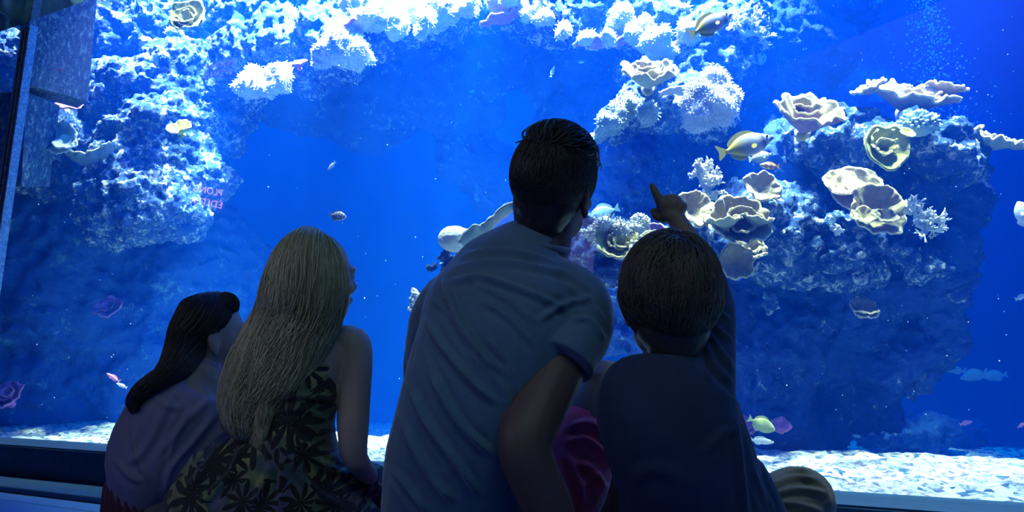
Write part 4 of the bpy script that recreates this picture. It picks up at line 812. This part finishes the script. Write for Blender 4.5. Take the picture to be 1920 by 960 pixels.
def shoe(root, c, d, s=1.0):
    d = Vector(d).normalized(); c = Vector(c); bm = bmesh.new(); sdv = Vector((d.y, -d.x, 0))
    loft(bm, [c-d*.05*s, c, c+d*.08*s, c+d*.15*s, c+d*.2*s], [.034*s, .038*s, .040*s, .042*s, .034*s], [.05*s, .055*s, .042*s, .032*s, .024*s], 18, side=sdv)
    bm2 = bmesh.new(); z = Vector((0, 0, -.045*s)); loft(bm2, [c-d*.055*s+z, c+z, c+d*.1*s+z, c+d*.21*s+z], [.038*s, .042*s, .046*s, .036*s], [.013*s]*4, 16, side=sdv)
    o = link('shoe', remesh(bmdone(bm), .004, 3), M_shoe, root); link('sole', bmdone(bm2), M_shoe, o)
    lp = []
    for k in range(4):
        a = c+d*(.03+.025*k)*s+Vector((0, 0, (.052-.006*k)*s)); lp.append(np.array([list(a+sdv*x*.022*s+Vector((0, 0, .006*s*(1-x*x)))) for x in np.linspace(-1, 1, 9)]))
    link('laces', tubes('laces', lp, [[.0022*s]*9]*4, 6), M_lilac, o)
shoe(man, onz(1150, 1010, .055), (-.9, -.35, 0)); shoe(man, P(1020, 985, 1.84), (.9, .3, 0))
mrot = Matrix((mf.normalized().cross(mu-mf.normalized()*mu.dot(mf.normalized())).normalized(), mf.normalized(), (mu-mf.normalized()*mu.dot(mf.normalized())).normalized())).transposed()
C0 = HM + mrot @ Vector((0, -.012, .020))
def mmask(d): return d[2] > -.97 and not (d[1] > .45 and d[2] < .55)
st = scalp_strands(C0, (.078, .099, .092), mrot, (0, -.3, .9), 6500, .045, .0009, (0, .0, -.25), 3, .004, mmask, .3)
st2 = scalp_strands(C0, (.080, .100, .094), mrot, (0, -.6, .8), 420, .06, .0022, (0, .55, .3), 4, .009, lambda d: d[2] > .60 or (d[1] > .3 and d[2] > .4), .35, wave=.3)
hair_object('hair', man, (M_hair_man, M_hair_man), ell=[(C0, (.0775, .098, .091), mrot), (HM+mrot @ Vector((0, -.036, -.040)), (.068, .060, .062), mrot), (HM+mrot @ Vector((0, -.045, -.072)), (.056, .045, .045), mrot)], strands=[st, st2], vox=.006)

# ============ the boy
HB = P(1252, 556, 1.18); bf, bu = Vector((-.10, .98, .20)), Vector((.05, -.25, 1))
brows = [(1290, 1080, 1.16, 118, .085), (1292, 980, 1.15, 118, .085), (1290, 900, 1.13, 117, .085), (1270, 830, 1.12, 118, .085), (1252, 760, 1.13, 118, .08), (1256, 714, 1.15, 78, .064), (1256, 684, 1.16, 52, .05)]
def b_boy(bm):
    head(bm, HB, bf, bu, .93)
    pxloft(bm, brows); pxloft(bm, [(1256, 700, 1.16, 50, .045), (1256, 650, 1.17, 44, .042), (1253, 600, 1.18, 44, .045)])
    limb(bm, [(1310, 720, 1.16, 50), (1335, 670, 1.20, 36), (1343, 600, 1.25, 30), (1336, 540, 1.31, 27), (1318, 500, 1.34, 25), (1296, 455, 1.37, 21), (1276, 424, 1.39, 18.5), (1270, 414, 1.395, 18)])
    w = P(1269, 413, 1.395); pm = P(1254, 388, 1.40)
    # back of the hand faces the camera, index stretched, the others folded forward
    loft(bm, [w, P(1262, 402, 1.40), P(1257, 390, 1.405), P(1255, 379, 1.405)], [M_(17, 1.4), M_(23, 1.4), M_(26, 1.4), M_(25, 1.4)], [.017, .017, .016, .014], 18, side=(P(1283, 385, 1.4)-P(1232, 376, 1.4)))
    limb(bm, [(1243, 392, 1.40, 10), (1237, 378, 1.40, 9.2), (1229, 361, 1.40, 8.0), (1223.5, 350, 1.405, 6.8), (1222, 347.5, 1.405, 6.0)], 12)
    for (x0, y0, x1, y1, r) in ((1250, 386, 1252, 374, 9.0), (1263, 388, 1267, 377, 9.0), (1273, 393, 1280, 386, 8.4)):
        limb(bm, [(x0, y0, 1.395, r), (x1, y1, 1.40, r), (x1+1, y1+2, 1.425, r*.95), (x1-2, y1+12, 1.432, r*.9), (x0-1, y0+10, 1.422, r*.85)], 12)
    limb(bm, [(1256, 408, 1.40, 9.5), (1241, 409, 1.405, 9.5), (1230, 405, 1.41, 8), (1225, 397, 1.415, 6.5), (1224, 395, 1.415, 6)], 12)
    limb(bm, [(1165, 720, 1.15, 40), (1155, 770, 1.18, 34), (1168, 850, 1.27, 28), (1200, 930, 1.38, 22), (1225, 960, 1.42, 18)])
    hand(bm, P(1225, 960, 1.42), (.8, .3, -.3), (0, .1, 1), .72, (.3, .3, .35, .4), .4, 1)
    limb(bm, [(1320, 1080, 1.16, 80), (1420, 1010, 1.24, 64), (1490, 950, 1.31, 52), (1470, 1000, 1.40, 44), (1380, 1040, 1.44, 34), (1330, 1050, 1.44, 28)])
    limb(bm, [(1270, 1080, 1.16, 80), (1220, 1030, 1.27, 60), (1200, 1000, 1.36, 48), (1250, 1030, 1.42, 38), (1300, 1050, 1.46, 28)])
boy, _ = person('person', 'boy with cropped brown hair in a navy T-shirt, pointing one finger up at the reef', P(1290, 1120, 1.16), b_boy, .0042, M_skin_boy)
bs = [(1300, 1060, 1.155, 158, .105), (1304, 990, 1.145, 146, .10), (1297, 920, 1.13, 134, .097), (1274, 850, 1.115, 133, .096), (1254, 790, 1.115, 132, .093), (1250, 740, 1.13, 128, .088), (1256, 710, 1.15, 90, .074), (1257, 684, 1.165, 66, .062), (1256, 668, 1.17, 52, .054), (1255, 656, 1.17, 48, .050)]
def bsx(bm):
    limb(bm, [(1300, 760, 1.13, 78), (1325, 700, 1.16, 53), (1339, 645, 1.21, 41), (1342, 600, 1.25, 38), (1335, 550, 1.30, 35), (1322, 510, 1.335, 31), (1308, 474, 1.36, 27), (1303, 462, 1.365, 25)], 26, cap=False)
    limb(bm, [(1185, 750, 1.14, 52), (1155, 760, 1.165, 38), (1160, 820, 1.22, 35)], 20)
    limb(bm, [(1380, 900, 1.13, 60), (1412, 950, 1.15, 56), (1425, 1000, 1.17, 60)], 20)
BF = [([(1375, 770), (1385, 840), (1393, 920), (1400, 980)], 7, .006), ([(1320, 640), (1345, 690), (1372, 720)], 6, .006), ([(1330, 620), (1352, 660), (1374, 690)], 5, .005), ([(1325, 590), (1350, 620), (1374, 640)], 5, .005), ([(1310, 655), (1318, 690), (1335, 715)], 6, .005), ([(1325, 560), (1350, 585), (1370, 600)], 5, .004), ([(1170, 690), (1195, 672), (1225, 668)], 5, .004), ([(1150, 700), (1185, 682), (1220, 680)], 5, .003),
      ([(1320, 850), (1350, 820), (1378, 800)], 9, .004), ([(1180, 900), (1230, 880), (1280, 900)], 12, .003), ([(1415, 880), (1430, 920), (1450, 960)], 6, .004)]
garment('t_shirt', boy, [bs], M_boyshirt, .0045, BF, .002, bsx, 3, 10)
garment('trousers', boy, [[(1330, 1080, 1.17, 95), (1415, 1000, 1.23, 78), (1480, 948, 1.30, 66), (1503, 935, 1.33, 59), (1490, 985, 1.40, 56), (1390, 1040, 1.45, 46)], [(1270, 1085, 1.18, 92), (1228, 1030, 1.27, 72), (1222, 1005, 1.36, 58), (1270, 1040, 1.43, 48)], [(1295, 1100, 1.17, 130), (1295, 1050, 1.16, 122)]], M_trousers, .0045,
        [([(1440, 915), (1480, 895), (1535, 900)], 5, .006), ([(1445, 930), (1490, 918), (1550, 925)], 5, .006), ([(1450, 945), (1490, 945), (1545, 960)], 5, .005), ([(1450, 900), (1480, 882), (1520, 882)], 4, .005), ([(1455, 960), (1480, 970), (1520, 985)], 5, .004)], .0015)
brot = Matrix((bf.normalized().cross(bu-bf.normalized()*bu.dot(bf.normalized())).normalized(), bf.normalized(), (bu-bf.normalized()*bu.dot(bf.normalized())).normalized())).transposed()
CB = HB + brot @ Vector((0, -.010, .018))
st = scalp_strands(CB, (.0795, .094, .094), brot, (.1, -.35, .9), 6500, .085, .0009, (0, 0, -.22), 5, .006, lambda d: d[2] > -.8 and not (d[1] > .5 and d[2] < .45), .22, wave=.15)
st2 = scalp_strands(CB, (.081, .095, .093), brot, (.1, -.35, .9), 1200, .06, .0010, (0, 0, -.5), 6, .007, lambda d: -.55 < d[2] < .1 and d[1] < .35, .25)
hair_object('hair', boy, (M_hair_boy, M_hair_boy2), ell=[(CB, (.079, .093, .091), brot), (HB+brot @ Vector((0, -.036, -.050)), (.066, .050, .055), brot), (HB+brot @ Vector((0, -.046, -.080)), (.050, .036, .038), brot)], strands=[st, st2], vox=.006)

# ============ the blonde woman
HL = P(592, 512, 1.50); lf, lu = Vector((.66, .74, .12)), Vector((.10, -.15, 1))
lrows = [(560, 1080, 1.46, 110, .11), (556, 980, 1.45, 105, .11), (562, 880, 1.44, 74, .09), (568, 790, 1.43, 56, .075), (580, 720, 1.44, 60, .08), (590, 665, 1.46, 74, .07), (596, 628, 1.48, 66, .05), (602, 605, 1.49, 34, .04)]
def b_lady(bm):
    head(bm, HL, lf, lu, .95)
    pxloft(bm, lrows); pxloft(bm, [(602, 630, 1.49, 32, .036), (602, 590, 1.50, 28, .036), (598, 550, 1.50, 30, .04)])
    limb(bm, [(625, 650, 1.47, 36), (657, 640, 1.46, 33), (668, 668, 1.45, 31), (664, 740, 1.43, 31), (662, 800, 1.41, 30), (664, 850, 1.40, 25), (675, 872, 1.42, 21), (690, 890, 1.52, 19), (680, 900, 1.66, 17), (655, 900, 1.72, 14)])
    hand(bm, P(655, 900, 1.72), (-.8, .4, 0), (0, -.3, 1), .85, (.3, .35, .4, .4), .4, -1)
    limb(bm, [(540, 655, 1.50, 34), (508, 665, 1.54, 30), (480, 740, 1.62, 28), (475, 820, 1.72, 24), (520, 860, 1.84, 20), (560, 870, 1.9, 15)])
    hand(bm, P(560, 870, 1.90), (.9, .2, 0), (0, -.2, 1), .85, (.3, .35, .4, .4), .4, 1)
    limb(bm, [(590, 1060, 1.48, 85), (640, 1000, 1.60, 70), (690, 940, 1.72, 52), (700, 990, 1.8, 42), (640, 1010, 1.82, 32), (610, 1015, 1.82, 24)])
    limb(bm, [(520, 1060, 1.48, 85), (490, 1010, 1.58, 66), (480, 990, 1.70, 48), (500, 1000, 1.8, 40), (540, 1010, 1.86, 28)])
lady, _ = person('person', 'long-haired blonde in a strapless palm-leaf patterned dress, sitting with head turned', P(560, 1120, 1.46), b_lady, .005, M_skin_fair)
t = NT('palm_print'); cc = t.coord('Object'); cc = t.n('ShaderNodeMapping', ins={'Vector': cc, 'Scale': (1, .6, 1), 'Rotation': (0, 0, 0)}).outputs[0]
cols = None; fac = None
for k, (sc, off) in enumerate(((8.5, 0.0), (13.0, 5.3))):
    vv = t.n('ShaderNodeTexVoronoi', ins={'Vector': t.n('ShaderNodeMapping', ins={'Vector': cc, 'Location': (off, off*.7, off*.3)}).outputs[0], 'Scale': sc, 'Randomness': .9})
    df = t.n('ShaderNodeVectorMath', operation='SUBTRACT', ins={0: t.n('ShaderNodeMapping', ins={'Vector': cc, 'Location': (off, off*.7, off*.3)}).outputs[0], 1: vv.outputs['Position']})
    sp = t.n('ShaderNodeSeparateXYZ', ins={0: df.outputs[0]}); an = t.math('ARCTAN2', sp.outputs['Z'], sp.outputs['X']); r_ = t.math('SQRT', t.math('ADD', t.math('POWER', sp.outputs['X'], 2.0), t.math('POWER', sp.outputs['Z'], 2.0)))
    lf_ = t.math('ABSOLUTE', t.math('COSINE', t.math('MULTIPLY', an, 4.5)))
    lim = t.math('MULTIPLY', t.math('POWER', lf_, 1.2), .52/sc)
    mk = t.math('LESS_THAN', r_, t.math('ADD', lim, .04/sc))
    fac = mk if fac is None else t.math('MAXIMUM', fac, mk)
bg = t.ramp(t.noise(7, 3), [(.30, (.05, .08, .06)), (.42, (.10, .16, .08)), (.50, (.30, .34, .13)), (.58, (.06, .12, .10)), (.66, (.16, .14, .26))])
t.set(color=t.mix(fac, bg, (.008, .012, .015)), rough=.8, sheen=.25); t.bump(t.noise(600, 2), .25, .001); M_palm = t.m
LF = [([(520, 690), (570, 676), (628, 690)], 4, .004), ([(513, 752), (560, 742), (628, 752)], 5, .007), ([(515, 775), (560, 768), (620, 790)], 5, .004), ([(548, 800), (580, 850), (640, 885), (670, 890)], 8, .010), ([(540, 830), (560, 880), (600, 930), (640, 950)], 8, .009), ([(500, 830), (505, 880), (470, 950)], 8, .009), ([(460, 830), (430, 890), (370, 950)], 8, .009), ([(520, 850), (530, 900), (520, 960)], 8, .008), ([(420, 830), (390, 870), (345, 920)], 8, .007), ([(560, 820), (610, 850), (655, 870)], 7, .006), ([(690, 880), (690, 910), (680, 955)], 6, .006)]
garment('dress', lady, [[(520, 1080, 1.47, 225, .17), (515, 1000, 1.46, 215, .17), (520, 930, 1.45, 188, .15), (540, 870, 1.44, 128, .125), (560, 820, 1.43, 78, .10), (568, 785, 1.43, 60, .086), (576, 740, 1.435, 60, .088), (584, 700, 1.45, 62, .09), (588, 682, 1.455, 62, .086)],
                           [(600, 940, 1.46, 80), (640, 900, 1.50, 42), (672, 905, 1.56, 40), (700, 920, 1.66, 46), (700, 990, 1.72, 58)], [(470, 1000, 1.42, 120), (410, 980, 1.42, 90)]], M_palm, .005, LF, .004, None, 3, 16)
H1 = [(588, 447, 1.47, 12, .02), (583, 462, 1.45, 42, .06), (578, 495, 1.43, 62, .085), (572, 545, 1.42, 72, .085), (556, 600, 1.415, 72, .07), (528, 650, 1.40, 72, .055), (497, 700, 1.39, 68, .045), (468, 750, 1.385, 54, .035), (452, 795, 1.38, 34, .022), (446, 820, 1.38, 14, .012)]
H2 = [(600, 470, 1.46, 20, .04), (612, 510, 1.44, 30, .05), (610, 560, 1.43, 30, .045), (594, 610, 1.415, 28, .035), (570, 650, 1.40, 24, .025), (545, 690, 1.39, 18, .015), (525, 725, 1.385, 8, .008)]
H3 = [(530, 640, 1.38, 30, .03), (505, 700, 1.37, 28, .026), (492, 760, 1.365, 20, .02), (484, 810, 1.36, 10, .01), (478, 840, 1.36, 4, .005)]
hs = [hair_flow(H1, 4800, 11, .0008, .014, 2.4, .97, clump=.6), hair_flow(H2, 900, 12, .0009, .010, 2.0, .98), hair_flow(H3, 600, 13, .0009, .016, 2.2, .9, (0, .2), (.7, 1))]
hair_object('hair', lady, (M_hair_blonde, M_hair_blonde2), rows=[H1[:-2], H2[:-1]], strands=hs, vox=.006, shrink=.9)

# ============ the small dark-haired girl
HG = P(400, 622, 1.70); gf, gu = Vector((.86, .46, .10)), Vector((.05, -.2, 1))
grows = [(280, 1010, 1.66, 78, .085), (280, 930, 1.65, 72, .085), (292, 870, 1.64, 78, .085), (316, 810, 1.64, 82, .08), (338, 760, 1.65, 78, .072), (356, 722, 1.66, 68, .06), (376, 700, 1.67, 44, .045)]
def b_girl(bm):
    head(bm, HG, gf, gu, .86)
    pxloft(bm, grows); pxloft(bm, [(372, 720, 1.67, 36, .035), (388, 690, 1.68, 27, .034), (398, 655, 1.69, 28, .036)])
    limb(bm, [(375, 730, 1.66, 34), (400, 735, 1.69, 29), (418, 790, 1.74, 24), (430, 850, 1.82, 20), (450, 880, 1.92, 17), (470, 885, 1.98, 14)])
    hand(bm, P(470, 885, 1.98), (.9, .3, 0), (0, -.2, 1), .68, (.3, .35, .4, .4), .4, 1)
    limb(bm, [(300, 750, 1.67, 30), (262, 770, 1.71, 26), (256, 840, 1.8, 22), (300, 880, 1.92, 18), (330, 890, 1.98, 14)])
    hand(bm, P(330, 890, 1.98), (.9, .3, 0), (0, -.2, 1), .68, (.3, .35, .4, .4), .4, 1)
    limb(bm, [(300, 1010, 1.68, 60), (360, 970, 1.82, 50), (420, 930, 1.95, 38), (400, 960, 2.03, 30), (360, 975, 2.02, 22)])
    limb(bm, [(270, 1010, 1.68, 60), (250, 980, 1.80, 48), (240, 955, 1.92, 38), (290, 965, 2.02, 28), (320, 975, 2.02, 22)])
girl, _ = person('person', 'small dark-haired girl in a lilac-grey top, ear showing, sitting by the ledge', P(280, 1040, 1.66), b_girl, .005, M_skin_fair)
GF = [([(335, 720), (300, 790), (265, 850), (235, 870)], 7, .006), ([(410, 770), (360, 830), (320, 880), (310, 930)], 6, .008), ([(420, 800), (380, 850), (340, 900)], 5, .007), ([(250, 790), (255, 850), (285, 910)], 6, .006), ([(395, 745), (350, 790), (300, 850)], 6, .005), ([(290, 740), (310, 760), (345, 765)], 6, .004), ([(215, 860), (240, 890), (270, 905)], 6, .005), ([(430, 780), (415, 820), (400, 850)], 5, .006), ([(360, 760), (330, 820), (315, 870)], 5, .005)]
garment('top', girl, [[(262, 935, 1.65, 58, .088), (276, 905, 1.645, 70, .092), (292, 862, 1.635, 88, .096), (316, 812, 1.635, 93, .09), (336, 765, 1.64, 88, .08), (352, 728, 1.66, 74, .066), (372, 706, 1.67, 46, .05), (380, 697, 1.675, 38, .044), (388, 684, 1.68, 31, .038)],
                         [(330, 760, 1.65, 50), (285, 775, 1.66, 42), (258, 800, 1.69, 30), (248, 840, 1.74, 28)], [(360, 860, 1.63, 40), (385, 810, 1.64, 42), (398, 790, 1.66, 40)]], M_lilac, .0045, GF, .002, None, 3, 12)
def ruff(bm):
    pxloft(bm, [(262, 918, 1.645, 56, .09), (264, 940, 1.645, 60, .096), (270, 980, 1.65, 74, .11), (280, 1030, 1.66, 96, .13), (285, 1045, 1.66, 104, .14)])
bm = bmesh.new(); ruff(bm); me = remesh(bmdone(bm), .004, 2); v = getv(me); c_ = np.array(P(265, 960, 1.65)); an = np.arctan2(v[:, 1]-c_[1], v[:, 0]-c_[0]); n_ = getn(me); n_[:, 2] *= .2
setv(me, v+n_*(.005*np.sin(an*34+2*fbm(v, 6, 2)))[:, None]); link('skirt', me, M_plum, girl)
G1 = [(400, 558, 1.70, 8, .015), (398, 568, 1.69, 34, .05), (387, 590, 1.68, 45, .07), (362, 628, 1.665, 38, .07), (346, 662, 1.64, 31, .06), (328, 688, 1.61, 26, .045), (302, 710, 1.59, 17, .026), (276, 731, 1.58, 9, .014), (256, 750, 1.575, 3, .004)]
G2 = [(338, 680, 1.60, 20, .02), (298, 708, 1.58, 17, .015), (266, 730, 1.57, 12, .012), (249, 752, 1.565, 7, .008), (256, 772, 1.565, 3, .004)]
G3 = [(408, 558, 1.70, 14, .03), (420, 570, 1.70, 22, .05), (416, 584, 1.70, 20, .05), (402, 600, 1.69, 14, .05)]
gs = [hair_flow(G1, 2600, 21, .0008, .003, 1.5, .97), hair_flow(G2, 420, 22, .0008, .012, 1.6, 1.0, (0, .2), (.7, 1), tipfan=.8), hair_flow(G3, 500, 23, .0008, .002, 1, .98)]
hair_object('hair', girl, (M_hair_dark, M_hair_dark2), rows=[G1[:-3], G3[:-1]], strands=gs, vox=.006, shrink=.92)
